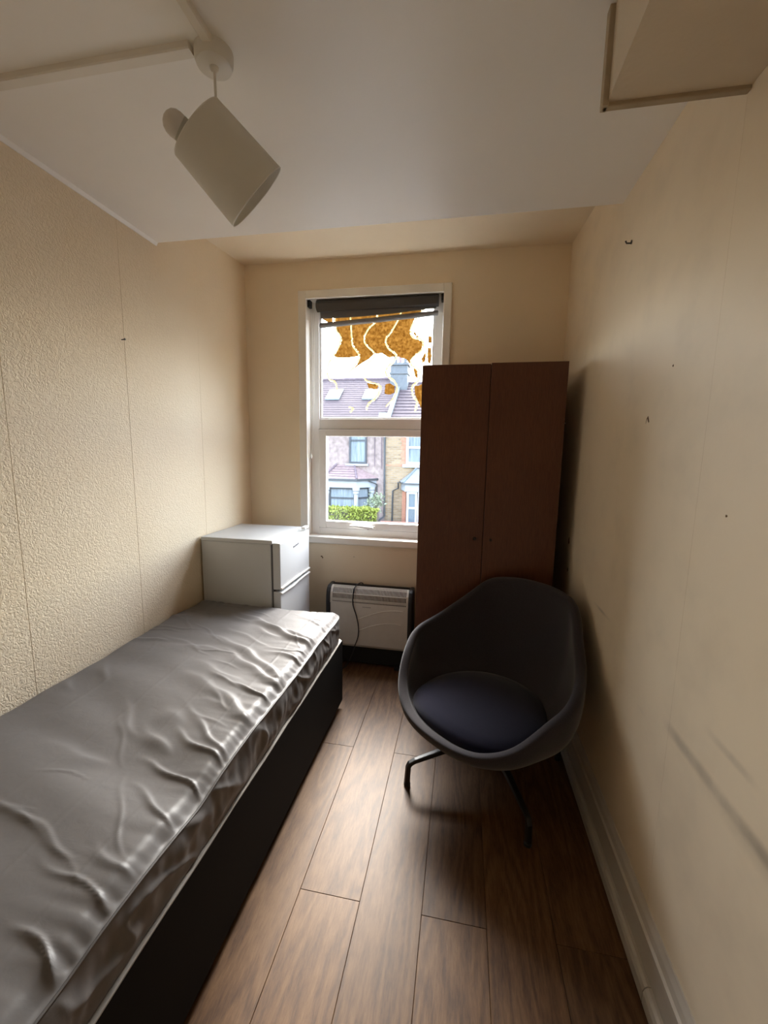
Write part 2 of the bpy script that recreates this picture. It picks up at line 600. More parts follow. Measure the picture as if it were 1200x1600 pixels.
M['wire'] = mat('overhead_wire', (0.10, 0.11, 0.12), 0.6)


def mat_brick(name, c1, c2, mortar, scale):
    m = bpy.data.materials.new(name)
    m.use_nodes = True
    nt = m.node_tree
    b = nt.nodes['Principled BSDF']
    b.inputs['Roughness'].default_value = 0.9
    tc = nd(nt, 'ShaderNodeTexCoord')
    sep = nd(nt, 'ShaderNodeSeparateXYZ')
    nt.links.new(tc.outputs['Object'], sep.inputs['Vector'])
    cb = nd(nt, 'ShaderNodeCombineXYZ')
    ad = nd(nt, 'ShaderNodeMath', operation='ADD')
    nt.links.new(sep.outputs['X'], ad.inputs[0])
    nt.links.new(sep.outputs['Y'], ad.inputs[1])
    nt.links.new(ad.outputs[0], cb.inputs['X'])
    nt.links.new(sep.outputs['Z'], cb.inputs['Y'])
    br = nd(nt, 'ShaderNodeTexBrick')
    br.inputs['Scale'].default_value = scale
    br.inputs['Color1'].default_value = (*c1, 1)
    br.inputs['Color2'].default_value = (*c2, 1)
    br.inputs['Mortar'].default_value = (*mortar, 1)
    br.inputs['Mortar Size'].default_value = 0.02
    br.inputs['Brick Width'].default_value = 0.45
    br.inputs['Row Height'].default_value = 0.15
    nt.links.new(cb.outputs['Vector'], br.inputs['Vector'])
    nt.links.new(br.outputs['Color'], b.inputs['Base Color'])
    return m


M['yellow_brick'] = mat_brick('yellow_stock_brick', (0.26, 0.18, 0.10), (0.155, 0.10, 0.05), (0.20, 0.175, 0.145), 1.5)

# ------------------------------------------------------------------ room dimensions
XL, XR, YB, YN = -1.541, 0.590, 2.862, -1.05
ZC = 2.506            # main ceiling
YE = 1.987            # where the low ceiling stops
ZS0, ZS1 = 2.684, 2.757   # soffit beyond it, at YE and at the window wall
ZTOP = 2.95

# ------------------------------------------------------------------ floor with planks
floor = tag(B(XL - 0.15, XR + 0.15, YN - 0.15, YB + 0.2, -0.20, -0.0035).build('floor', M['joint']),
            'brown oak laminate floor of long planks', 'floor', kind='structure')
cols = [-1.541, -1.331, -1.121, -0.911, -0.701, -0.490, -0.279, -0.071, 0.137, 0.348, 0.590]
for i in range(len(cols) - 1):
    x0, x1 = cols[i], cols[i + 1]
    j0 = 1.172 if i % 2 == 1 else 1.888
    ys = sorted([j0 + 1.432 * k for k in range(-3, 3)])
    ys = [YN] + [y for y in ys if YN + 0.05 < y < YB - 0.05] + [YB]
    for a, b in zip(ys[:-1], ys[1:]):
        g = 0.0006
        B(x0 + g, x1 - g, a + g, b - g, -0.0035, 0.0).build('plank', M['plank'], floor, bevel=0.0008, segs=1)

# ------------------------------------------------------------------ walls
wl = tag(B(XL - 0.15, XL - 0.004, YN - 0.15, YB + 0.2, -0.2, ZTOP).build('wall_left', M['wall']),
         'cream wall on the left with textured wallpaper', 'wall', kind='structure')
seams = [YN, -0.46, 0.093, 0.644, 1.195, 1.740, 2.294, YB]
for a, b in zip(seams[:-1], seams[1:]):
    B(XL - 0.0045, XL, a + 0.0003, b - 0.0003, 0.0, 2.755).build('wallpaper_strip', M['wallpaper'], wl, bevel=0.0010, segs=1)

wr = tag(B(XR + 0.003, XR + 0.15, YN - 0.15, YB + 0.2, -0.2, ZTOP).build('wall_right', M['rightwall']),
         'smooth cream wall on the right with grey scuff marks', 'wall', kind='structure')
rs = [YN, -0.45, 0.10, 0.645, 1.185, 1.73, 2.27, YB]
for a, b in zip(rs[:-1], rs[1:]):
    B(XR, XR + 0.0035, a, b, 0.0, 2.755).build('wallpaper_strip', M['rightwall'], wr, bevel=0.0004, segs=1)

# window opening: x -1.10..-0.155, z 0.865..2.55
WX0, WX1, WZ0, WZ1 = -1.109, -0.145, 0.868, 2.54
YW = YB + 0.20
mb = MB()
mb.box(XL - 0.15, WX0, YB, YW, -0.2, ZTOP)
mb.box(WX1, XR + 0.15, YB, YW, -0.2, ZTOP)
mb.box(WX0, WX1, YB, YW, -0.2, WZ0)
mb.box(WX0, WX1, YB, YW, WZ1, ZTOP)
wb = tag(mb.build('wall_back', M['wall']), 'cream end wall with the window in it', 'wall', kind='structure')

mb = MB()
mb.box(XL - 0.15, -0.62, YN - 0.15, YN, -0.2, ZTOP)
mb.box(0.16, XR + 0.15, YN - 0.15, YN, -0.2, ZTOP)
mb.box(-0.62, 0.16, YN - 0.15, YN, 2.03, ZTOP)
tag(mb.build('wall_near', M['wall']), 'cream wall with the door, facing the window', 'wall', kind='structure')
d = thing('door_1', 'white painted panel door facing the window', 'door', (-0.23, YN - 0.05, 0), kind='structure')
B(-0.62, 0.16, YN - 0.07, YN - 0.03, 0.004, 2.03).build('door_leaf', M['door_paint'], d)
for (a, b) in ((0.2, 0.9), (1.05, 1.85)):
    for (x0, x1) in ((-0.54, -0.27), (-0.19, 0.08)):
        B(x0, x1, YN - 0.032, YN - 0.022, a, b).build('door_panel', M['door_paint'], d, bevel=0.006)
MB().tube([(-0.56, YN - 0.03, 1.0), (-0.56, YN + 0.03, 1.0), (-0.46, YN + 0.035, 1.0)], 0.009, 10).build('door_handle', M['chrome'], d, smooth=True)

# ceilings
tag(B(XL - 0.15, XR + 0.15, YN - 0.15, YE, ZC, ZTOP + 0.1).build('ceiling', M['ceiling']),
    'low off-white ceiling with the lamp hanging from it', 'ceiling', kind='structure')
mb = MB().prism([(YE, ZS0), (YB + 0.2, ZS1 + 0.017), (YB + 0.2, ZTOP + 0.1), (YE, ZTOP + 0.1)], 'x', XL - 0.15, XR + 0.15)
tag(mb.build('ceiling', M['soffit']), 'higher cream ceiling strip above the window', 'ceiling', kind='structure')
# boxed bulkhead over the stairs
bk = thing('wall_bulkhead', 'cream boxed-in bulkhead hanging below the ceiling at the right', 'bulkhead', (0.44, 0.1, 2.312), kind='structure')
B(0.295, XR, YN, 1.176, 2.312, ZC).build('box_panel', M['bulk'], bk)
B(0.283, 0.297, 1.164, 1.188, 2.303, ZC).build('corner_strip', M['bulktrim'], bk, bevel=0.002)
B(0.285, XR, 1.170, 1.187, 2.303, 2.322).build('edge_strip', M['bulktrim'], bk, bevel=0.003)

# trims
tag(MB().prism([(XL, ZC - 0.014), (XL + 0.004, ZC - 0.014), (XL + 0.012, ZC), (XL, ZC)], 'y', YN, YE).build('trim_1', M['ceiling']),
    'thin white paint line where the left wall meets the low ceiling', 'trim', kind='structure')
prof = [(0.0, 0.0), (-0.030, 0.0), (-0.030, 0.028), (-0.026, 0.036), (-0.019, 0.040), (-0.019, 0.125), (-0.022, 0.130), (-0.022, 0.146),
        (-0.016, 0.152), (-0.012, 0.172), (-0.006, 0.186), (-0.004, 0.192), (0.0, 0.192)]
bb = thing('baseboard_right', 'dull white moulded skirting board along the right wall', 'skirting board', (XR, 1.0, 0), kind='structure')
p_main = [(XR + a, z) for a, z in [(0, 0), (-0.019, 0), (-0.019, 0.125), (-0.022, 0.130), (-0.022, 0.146), (-0.016, 0.152), (-0.012, 0.172), (-0.006, 0.186), (-0.004, 0.192), (0, 0.192)]]
MB().prism(p_main, 'y', YN, YB).build('board', M['trimpaint'], bb)
p_bead = [(XR + a, z) for a, z in [(-0.019, 0), (-0.040, 0), (-0.040, 0.034), (-0.035, 0.046), (-0.028, 0.052), (-0.0195, 0.052)]]
MB().prism(p_bead, 'y', 1.075, YB).build('floor_bead', M['trimpaint'], bb)
MB().prism(p_bead, 'y', YN, 1.072).build('floor_bead', M['trimpaint'], bb)

# paint chips and nails
def chip(parent, face, cx, cz, pts):
    mb_ = MB()
    t = 0.0008
    if face == 'R':
        mb_.prism([(cx + a, cz + b) for a, b in pts], 'x', XR - t, XR + 0.0005)
    else:
        mb_.prism([(cx + a, cz + b) for a, b in pts], 'y', YB - t, YB + 0.0005)
    return mb_.build('paint_chip', M['chip'], parent)


def blob(r0, r1, n=9, seed=0):
    rn = random.Random(seed)
    return [(r0 * math.cos(2 * PI * k / n) * rn.uniform(0.5, 1.1), r1 * math.sin(2 * PI * k / n) * rn.uniform(0.5, 1.1)) for k in range(n)]


chip(wr, 'R', 1.534, 1.614, [(0.012, -0.008), (0.004, 0.010), (-0.008, -0.006), (-0.013, -0.004), (-0.002, 0.016), (0.008, 0.008)])
chip(wr, 'R', 2.395, 1.033, blob(0.014, 0.026, 9, 3))
chip(wr, 'R', 2.372, 0.875, blob(0.008, 0.015, 9, 5))
chip(wr, 'R', 1.397, 1.762, blob(0.004, 0.004, 7, 6))
chip(wr, 'R', 1.059, 1.369, blob(0.004, 0.004, 7, 8))
chip(wb, 'B', -0.994, 0.730, blob(0.010, 0.007, 9, 9))
chip(wb, 'B', -0.986, 0.722, blob(0.006, 0.008, 9, 12))
chip(wb, 'B', -0.748, 0.742, blob(0.004, 0.003, 7, 10))
tag(MB().tube([(XR + 0.01, 1.842, 2.292), (XR - 0.018, 1.842, 2.294), (XR - 0.022, 1.842, 2.302)], 0.003, 8).tube([(XR - 0.001, 1.842, 2.297), (XR - 0.003, 1.842, 2.297)], 0.007, 10).build('wall_hook', M['nail']),
    'small dark hook high on the right wall', 'hook')
tag(MB().tube([(XL - 0.01, 1.725, 1.982), (XL + 0.016, 1.725, 1.984)], 0.0022, 8).tube([(XL + 0.015, 1.725, 1.984), (XL + 0.018, 1.725, 1.984)], 0.0045, 10).build('nail', M['nail']),
    'small dark nail in the textured left wall', 'nail')

# ------------------------------------------------------------------ window
w = thing('window_1', 'white plastic framed window with fixed upper pane and opening lower sash', 'window', (-0.63, 2.94, WZ0), kind='structure')
cz0 = 0.835
B(-1.147, -1.091, YB - 0.018, YB, cz0, 2.568).build('casing', M['casing'], w, bevel=0.004)
B(-0.164, -0.114, YB - 0.018, YB, cz0, 2.568).build('casing', M['casing'], w, bevel=0.004)
B(-1.091, -0.164, YB - 0.018, YB, 2.514, 2.568).build('casing', M['casing'], w, bevel=0.004)
# lining of the reveal
B(-1.109, -1.095, YB, 2.945, WZ0, 2.54).build('reveal_lining', M['casing'], w)
B(-0.160, -0.145, YB, 2.945, WZ0, 2.54).build('reveal_lining', M['casing'], w)
B(-1.095, -0.160, YB, 2.945, 2.520, 2.54).build('reveal_lining', M['casing'], w)
B(-1.103, -0.150, YB - 0.024, 2.945, 0.833, 0.882).build('sill', M['casing'], w, bevel=0.006)
YF0, YF1 = 2.942, 3.005
fr = [(-1.109, -1.032, 0.868, 2.54), (-0.222, -0.145, 0.868, 2.54), (-1.032, -0.222, 0.868, 0.935), (-1.032, -0.222, 2.465, 2.54)]
for q in fr:
    B(q[0], q[1], YF0, YF1, q[2], q[3]).build('frame_member', M['upvc'], w, bevel=0.004)
B(-1.032, -0.222, YF0, YF1, 1.653, 1.728).build('transom', M['upvc'], w, bevel=0.004)
# upper glazing beads (slim, stepped back)
for q in [(-1.032, -1.018, 1.728, 2.465), (-0.236, -0.222, 1.728, 2.465), (-1.018, -0.236, 1.728, 1.740), (-1.018, -0.236, 2.453, 2.465)]:
    B(q[0], q[1], YF0 + 0.010, YF0 + 0.03, q[2], q[3]).build('glazing_bead', M['upvc'], w, bevel=0.003)
B(-1.026, -0.228, 2.966, 2.970, 1.730, 2.462).build('pane', M['glass'], w)
# opening sash
sa = thing('sash', 'x', 'x', (-0.63, 2.935, 0.935))
del sa['label'], sa['category']
sa.parent = w
sa.matrix_parent_inverse = Matrix.Translation(-w.location)
sash_o = None
SX0, SX1, SZ0, SZ1 = -1.034, -0.220, 0.934, 1.654


def sub(mb_, name, m, **kw):
    o = mb_.build(name, m, None, **kw)
    o.parent = sa
    o.matrix_parent_inverse = (Matrix.Translation(sa.location)).inverted()
    return o


sa.matrix_parent_inverse = Matrix.Translation(-w.location)
for q in [(SX0, SX0 + 0.056, SZ0, SZ1), (SX1 - 0.056, SX1, SZ0, SZ1), (SX0 + 0.056, SX1 - 0.056, SZ0, SZ0 + 0.052), (SX0 + 0.056, SX1 - 0.056, SZ1 - 0.050, SZ1)]:
    sub(B(q[0], q[1], YF0 - 0.016, YF0 + 0.03, q[2], q[3]), 'sash_rail', M['upvc'], bevel=0.005)
for q in [(SX0 - 0.003, SX0 + 0.004, SZ0 - 0.003, SZ1 + 0.003), (SX1 - 0.004, SX1 + 0.003, SZ0 - 0.003, SZ1 + 0.003), (SX0 + 0.004, SX1 - 0.004, SZ0 - 0.003, SZ0 + 0.004), (SX0 + 0.004, SX1 - 0.004, SZ1 - 0.004, SZ1 + 0.003)]:
    sub(B(q[0], q[1], YF0 - 0.003, YF0 - 0.0005, q[2], q[3]), 'seal', M['upvc_dark'])
sub(B(SX0 + 0.05, SX1 - 0.05, 2.962, 2.966, SZ0 + 0.046, SZ1 - 0.044), 'pane', M['glass'])
hm = MB().box(-0.665, -0.605, YF0 - 0.030, YF0 - 0.014, 0.944, 0.966)
sub(hm, 'handle_plate', M['white_plastic'], bevel=0.004)
sub(MB().tube([(-0.625, YF0 - 0.03, 0.955), (-0.628, YF0 - 0.058, 0.955), (-0.66, YF0 - 0.064, 0.957), (-0.72, YF0 - 0.062, 0.963), (-0.785, YF0 - 0.06, 0.964)], [0.010, 0.010, 0.009, 0.007, 0.006], 10), 'handle', M['white_plastic'], smooth=True)
sub(MB().tube([(-0.655, YF0 - 0.03, 0.947), (-0.655, YF0 - 0.036, 0.947)], 0.010, 12), 'handle_lock', M['grey_line'], smooth=True)

# ------------------------------------------------------------------ roller blind
rb = thing('roller_blind', 'charcoal roller blind rolled up with a crooked bottom bar', 'blind', (-0.63, 2.90, 2.34))
B(-1.093, -1.075, 2.882, 2.925, 2.475, 2.520).build('bracket', M['inner_dark'], rb)
B(-0.182, -0.164, 2.882, 2.925, 2.475, 2.518).build('bracket', M['inner_dark'], rb)
mb = MB().lathe([(0, 0.02), (0.0, 0.036), (0.83, 0.036), (0.83, 0.02)], (-1.03, 2.902, 2.482), (1, 0, 0), 24, True)
mb.build('roll', M['blind'], rb, smooth=True)
mb = MB().prism([(-1.030, 2.482), (-1.018, 2.432), (-0.212, 2.452), (-0.205, 2.482)], 'y', 2.866, 2.869)
mb.build('front_flap', M['blind'], rb)
mb = MB().prism([(-1.012, 2.46), (-1.008, 2.402), (-0.76, 2.404), (-0.5, 2.416), (-0.214, 2.438), (-0.214, 2.46)], 'y', 2.908, 2.910)
mb.build('fabric', M['blind_bar'], rb)
mb = MB().tube([(-1.012, 2.900, 2.354), (-1.005, 2.900, 2.354), (-0.60, 2.902, 2.378), (-0.205, 2.904, 2.406), (-0.200, 2.904, 2.406)], [0.012, 0.017, 0.017, 0.016, 0.012], 12)
mb.build('bottom_bar', M['blind_bar'], rb, smooth=True)
MB().tube([(-1.062, 2.895, 2.50), (-1.058, 2.89, 2.44), (-1.064, 2.885, 2.2), (-1.07, 2.885, 1.9), (-1.074, 2.885, 1.6), (-1.078, 2.885, 1.475)], 0.0024, 6).build('pull_cord', M['white_plastic'], rb, smooth=True)
MB().tube([(-1.050, 2.895, 2.50), (-1.046, 2.89, 2.40), (-1.052, 2.885, 2.0), (-1.06, 2.885, 1.65), (-1.074, 2.885, 1.475)], 0.0024, 6).build('pull_cord', M['white_plastic'], rb, smooth=True)
MB().lathe([(0, 0.002), (0.004, 0.007), (0.022, 0.008), (0.034, 0.004), (0.036, 0.001)], (-1.077, 2.885, 1.442), (0, 0, 1), 12, True).build('cord_toggle', M['white_plastic'], rb, smooth=True)
MB().tube([(-0.192, 2.89, 2.52), (-0.186, 2.885, 2.49), (-0.188, 2.885, 2.455), (-0.196, 2.885, 2.445)], 0.0025, 6).build('cord_end', M['white_plastic'], rb, smooth=True)

# ------------------------------------------------------------------ torn amber film on the upper pane
tf = thing('torn_window_film', 'torn amber film with curling cream edges stuck to upper window pane', 'window film', (-0.63, 2.962, 2.1))
YG = 2.9655
films = {
    'b': [(-0.689, 1.975), (-0.632, 1.972), (-0.606, 1.960), (-0.612, 1.935), (-0.673, 1.94)],
    'c': [(-0.555, 1.966), (-0.520, 1.972), (-0.490, 1.955), (-0.492, 1.905), (-0.53, 1.897), (-0.562, 1.903)],
    'd': [(-0.352, 1.946), (-0.304, 1.965), (-0.270, 1.93), (-0.275, 1.85), (-0.305, 1.805), (-0.320, 1.840), (-0.345, 1.893)],
    'e': [(-0.268, 2.279), (-0.240, 2.275), (-0.240, 2.232), (-0.265, 2.233)],
    'f': [(-0.269, 2.205), (-0.240, 2.204), (-0.242, 2.101), (-0.266, 2.1)],
    'i': [(-0.309, 2.131), (-0.276, 2.186), (-0.284, 2.112), (-0.303, 2.103)],
    'k': [(-0.362, 2.075), (-0.330, 2.052), (-0.330, 2.000), (-0.352, 2.02)],
    'l': [(-0.365, 2.325), (-0.345, 2.290), (-0.318, 2.268), (-0.345, 2.272), (-0.368, 2.295)],
    'm': [(-1.016, 2.455), (-0.945, 2.455), (-0.935, 2.36), (-1.016, 2.42)],
}


def rough_poly(pts, step, amp, seed):
    rn = random.Random(seed)
    out = []
    n = len(pts)
    for i in range(n):
        p, q = Vector(pts[i]), Vector(pts[(i + 1) % n])
        L = (q - p).length
        k = max(1, int(L / step))
        nrm = Vector((-(q - p).y, (q - p).x)).normalized()
        for j in range(k):
            c = p.lerp(q, j / k) + nrm * rn.uniform(-amp, amp) * (1 if j else 0.4)
            out.append((c.x, c.y))
    return out


ribs = [
    [(-0.930, 2.455), (-0.916, 2.348), (-0.884, 2.299), (-0.882, 2.261), (-0.910, 2.203), (-0.958, 2.136), (-0.982, 2.068), (-0.964, 2.008), (-0.921, 1.983), (-0.907, 1.933)],
    [(-0.812, 2.455), (-0.799, 2.277), (-0.790, 2.229), (-0.748, 2.170), (-0.756, 2.122), (-0.826, 2.040)],
    [(-0.610, 2.455), (-0.633, 2.385), (-0.678, 2.344), (-0.710, 2.284), (-0.697, 2.236), (-0.633, 2.169), (-0.681, 2.111), (-0.711, 2.068)],
    [(-0.450, 2.455), (-0.473, 2.395), (-0.521, 2.315), (-0.556, 2.270), (-0.545, 2.217), (-0.481, 2.149), (-0.542, 2.079), (-0.551, 2.031), (-0.479, 1.967), (-0.483, 1.894), (-0.550, 1.814)],
    [(-0.300, 2.455), (-0.341, 2.41), (-0.383, 2.338), (-0.375, 2.278), (-0.308, 2.252), (-0.304, 2.196), (-0.371, 2.137), (-0.374, 2.090), (-0.316, 2.051), (-0.320, 1.994), (-0.366, 1.946), (-0.357, 1.884), (-0.330, 1.845), (-0.344, 1.777)],
    [(-0.716, 2.019), (-0.674, 1.984), (-0.591, 1.952), (-0.621, 1.876), (-0.672, 1.837), (-0.690, 1.792)],
    [(-0.819, 1.812), (-0.79, 1.80), (-0.81, 1.775)],
]


def catmull(pts, k, closed=False):
    out = []
    n = len(pts)
    P = [Vector(p) for p in pts]
    rng = range(n) if closed else range(n - 1)
    for i in rng:
        if closed:
            p0, p1, p2, p3 = P[(i - 1) % n], P[i], P[(i + 1) % n], P[(i + 2) % n]
        else:
            p0, p1, p2, p3 = P[max(i - 1, 0)], P[i], P[i + 1], P[min(i + 2, n - 1)]
        for j in range(k):
            t = j / k
            out.append(0.5 * ((2 * p1) + (p2 - p0) * t + (2 * p0 - 5 * p1 + 4 * p2 - p3) * t * t + (3 * p1 - p0 - 3 * p2 + p3) * t ** 3))
    if not closed:
        out.append(P[-1])
    return out


def between(i, j, zi, zj, low):
    """film between ribbon i (left) and ribbon j (right), each followed down to a height, then the torn lower edge"""
    def walk(k, zmin, off):
        c = catmull(ribs[k], 7)
        out = []
        for q, p in enumerate(c):
            t = (c[min(q + 1, len(c) - 1)] - c[max(q - 1, 0)]).normalized()
            out.append((p.x - t.y * off, p.y + t.x * off))
            if p.y < zmin:
                break
        return out
    return walk(i, zi, 0.0055) + low + walk(j, zj, -0.0055)[::-1]


regions = [between(0, 1, 2.19, 2.17, [(-0.930, 2.160), (-0.894, 2.152), (-0.821, 2.151), (-0.770, 2.158)]),
           between(1, 2, 2.05, 2.18, [(-0.800, 2.062), (-0.758, 2.093), (-0.676, 2.139), (-0.645, 2.165)]),
           between(2, 3, 2.18, 2.165, [(-0.625, 2.170), (-0.584, 2.176), (-0.533, 2.144), (-0.497, 2.152)]),
           between(3, 4, 2.155, 2.105, [(-0.465, 2.150), (-0.413, 2.133), (-0.392, 2.105)])]
for i, v in enumerate(list(films.values()) + regions):
    MB().prism(rough_poly(v, 0.012, 0.003 if i < len(films) else 0.0012, i), 'y', YG - 0.0012, YG - 0.0004).build('film_patch', M['film'], tf)
for i, rbn in enumerate(ribs):
    rn = random.Random(40 + i)
    c = catmull(rbn, 7)
    lft, rgt = [], []
    for j, p in enumerate(c):
        t = (c[min(j + 1, len(c) - 1)] - c[max(j - 1, 0)]).normalized()
        nrm = Vector((-t.y, t.x))
        wd = rn.uniform(0.004, 0.0105) * (0.45 if j in (0, len(c) - 1) else 1)
        lft.append(p + nrm * wd)
        rgt.append(p - nrm * rn.uniform(0.004, 0.010) * (0.45 if j in (0, len(c) - 1) else 1))
    vs_, fs_ = [], []
    for j in range(len(c)):
        vs_ += [(lft[j].x, YG - 0.0018, lft[j].y), (c[j].x, YG - 0.006, c[j].y), (rgt[j].x, YG - 0.0018, rgt[j].y)]
        if j:
            a = (j - 1) * 3
            fs_ += [(a, a + 1, a + 4, a + 3), (a + 1, a + 2, a + 5, a + 4)]
    MB().add(vs_, fs_).build('curled_edge', M['film_edge'], tf)

# ------------------------------------------------------------------ pendant lamp
RX, RY = -0.672, 1.122
lamp = thing('pendant_lamp', 'pale drum lampshade hanging crooked from the ceiling rose', 'lamp', (RX, RY, ZC))
MB().lathe([(0, 0.048), (-0.010, 0.048), (-0.022, 0.047), (-0.032, 0.043), (-0.035, 0.036), (-0.035, 0.0005)], (RX, RY, ZC), (0, 0, 1), 40).build('ceiling_rose', M['white_plastic'], lamp, smooth=True)
MB().lathe([(-0.034, 0.012), (-0.040, 0.010), (-0.046, 0.005), (-0.046, 0.0005)], (RX, RY, ZC), (0, 0, 1), 16).build('cord_grip', M['white_plastic'], lamp, smooth=True)
AX = Vector((0.582, 0.519, -0.626)).normalized()
TOPC = Vector((-0.724, 1.113, 2.333))
LN, R0, R1 = 0.196, 0.088, 0.103
side_dir = Vector((RX, RY, ZC)) - TOPC
side_dir = (side_dir - AX * side_dir.dot(AX)).normalized()
hold = TOPC + AX * 0.012
MB().tube([(RX, RY, ZC - 0.04), (RX + 0.001, RY, ZC - 0.10), TOPC + side_dir * 0.068 + AX * 0.004, TOPC + side_dir * 0.03 + AX * 0.02, hold], 0.0033, 8).build('pendant_cord', M['white_plastic'], lamp, smooth=True)
sh = MB()
sh.lathe([(0, R0), (LN, R1), (LN, R1 - 0.002), (0, R0 - 0.002), (0, R0)], TOPC, AX, 64)
sh = sh.build('shade', M['shade'], lamp, smooth=True)
lin = MB().lathe([(0.004, R0 - 0.0025), (LN - 0.004, R1 - 0.0025)], TOPC, AX, 64).build('lining', M['shade_in'], None, smooth=True)
lin.parent = sh
for h_, r_ in ((0.001, R0 - 0.001), (LN - 0.001, R1 - 0.001)):
    u = AX.orthogonal().normalized()
    v_ = AX.cross(u)
    ring = [TOPC + AX * h_ + (u * math.cos(2 * PI * k / 48) + v_ * math.sin(2 * PI * k / 48)) * r_ for k in range(49)]
    o = MB().tube(ring, 0.0018, 6, False).build('rim_ring', M['white_plastic'], None, smooth=True)
    o.parent = sh
for k in range(3):
    a = 2 * PI * k / 3 + 0.5
    e = u * math.cos(a) + v_ * math.sin(a)
    o = MB().tube([TOPC + AX * 0.002 + e * R0, TOPC + AX * 0.020 + e * 0.02], 0.0015, 6).build('spider_arm', M['white_plastic'], None)
    o.parent = sh
MB().lathe([(0.0, 0.010), (0.004, 0.019), (0.045, 0.020), (0.05, 0.014)], TOPC + AX * 0.01, AX, 20, True).build('lampholder', M['white_plastic'], lamp, smooth=True)
# round-headed bulb poking out through the open top of the shade
bd = Vector((-0.46, -0.50, 0.30)).normalized()
bc = TOPC - side_dir * 0.030 - AX * 0.002
MB().lathe([(-0.02, 0.022), (0.0, 0.028), (0.018, 0.030), (0.024, 0.030)], bc, bd, 24).build('bulb_collar', M['bulb_base'], lamp, smooth=True)
MB().lathe([(0.022, 0.030), (0.032, 0.031), (0.044, 0.029), (0.054, 0.022), (0.060, 0.012), (0.062, 0.001)], bc, bd, 24).build('bulb', M['bulb'], lamp, smooth=True)

# surface cable trunking on the ceiling
tr = MB().prism([(1.080, ZC), (1.080, ZC - 0.014), (1.083, ZC - 0.017), (1.109, ZC - 0.017), (1.112, ZC - 0.014), (1.112, ZC)], 'x', XL, RX - 0.045)
tag(tr.build('cable_trunking', M['casing']), 'white trunking across the ceiling from left wall to the lamp', 'trunking')
tr = MB().prism([(RX - 0.004, ZC), (RX - 0.004, ZC - 0.012), (RX - 0.001, ZC - 0.015), (RX + 0.019, ZC - 0.015), (RX + 0.022, ZC - 0.012), (RX + 0.022, ZC)], 'y', YN, RY - 0.043)
tag(tr.build('cable_trunking', M['casing']), 'narrow white trunking running from the lamp towards the door wall', 'trunking')

# ------------------------------------------------------------------ bed base
BX0, BX1, BY0, BY1 = -1.525, -0.642, 0.235, 2.212
ZB0, ZB1 = 0.040, 0.415
bb_ = thing('bed_base', 'black single divan base with grey edge trim along left wall', 'bed base', ((BX0 + BX1) / 2, 1.2, 0))
B(BX0, BX1 - 0.020, BY0, BY1 - 0.02, ZB0, ZB1 - 0.03).build('divan_box', M['base_black'], bb_)
B(BX1 - 0.0195, BX1, BY0, BY1, ZB0, ZB1).build('side_panel', M['base_black'], bb_, bevel=0.005)
B(BX0, BX1 - 0.020, BY1 - 0.0195, BY1, ZB0, ZB1 - 0.004).build('end_panel', M['base_black'], bb_, bevel=0.004)
pth = [(BX1 - 0.009, BY0 + 0.1 * k, ZB1 + 0.001 + 0.002 * math.sin(k * 1.7)) for k in range(20)] + [(BX1 - 0.009, BY1 - 0.02, ZB1 + 0.001), (BX1 - 0.018, BY1 - 0.008, ZB1 + 0.001), (BX1 - 0.08, BY1 - 0.008, ZB1)]
MB().bar(pth, 0.017, 0.006).build('edge_trim', M['base_edge'], bb_, bevel=0.002)
for (x, y) in ((BX0 + 0.08, BY0 + 0.1), (BX1 - 0.10, BY0 + 0.1), (BX0 + 0.08, BY1 - 0.1), (BX1 - 0.10, BY1 - 0.1), (BX1 - 0.10, 1.2)):
    MB().lathe([(0, 0.020), (0.012, 0.024), (0.041, 0.022)], (x, y, 0), (0, 0, 1), 16, True).build('glide', M['black_plastic'], bb_, smooth=True)


# ------------------------------------------------------------------ mattress in a wrinkled zipped cover
def sstep(a, b, x):
    t = max(0.0, min(1.0, (x - a) / (b - a)))
    return t * t * (3 - 2 * t)


MX0, MX1, MY0, MY1 = -1.538, -0.652, 0.215, 2.208
ZM0, ZM1 = 0.4225, 0.598
NX, NY, NS = 150, 400, 26
hx, hy = (MX1 - MX0) / 2, (MY1 - MY0) / 2
mcx, mcy = (MX0 + MX1) / 2, (MY0 + MY1) / 2
RC = 0.055
_r = random.Random(21)
FOLDS = []
for ty in (0.30, 0.38, 0.50, 0.58, 0.69, 0.80, 0.90, 1.00, 1.07, 1.18, 1.27, 1.33, 1.41, 1.50, 1.58, 1.66, 1.75, 1.84, 1.92, 2.00):   # pulled in from the seam
    an = math.radians(180 - _r.gauss(20, 13))
    big = _r.random() < 0.4
    FOLDS.append((MX1 - 0.008, ty + _r.uniform(-0.03, 0.03), math.cos(an), math.sin(an), _r.uniform(0.45, 0.85) if big else _r.uniform(0.14, 0.34), _r.uniform(0.020, 0.042) if big else _r.uniform(0.008, 0.016), _r.uniform(0.008, 0.014) if big else _r.uniform(0.004, 0.009)))
for q in range(60):                                                                 # loose creases over the top
    an = math.radians(180 - _r.gauss(22, 16))
    wq = _r.choice((0.006, 0.010, 0.024, 0.04))
    FOLDS.append((_r.uniform(MX0 + 0.12, MX1 - 0.02), _r.uniform(MY0, MY1 - 0.03), math.cos(an), math.sin(an), _r.uniform(0.14, 0.5), wq * _r.uniform(0.7, 1.3), (0.0025 + 0.11 * wq) * _r.uniform(0.6, 1.2)))


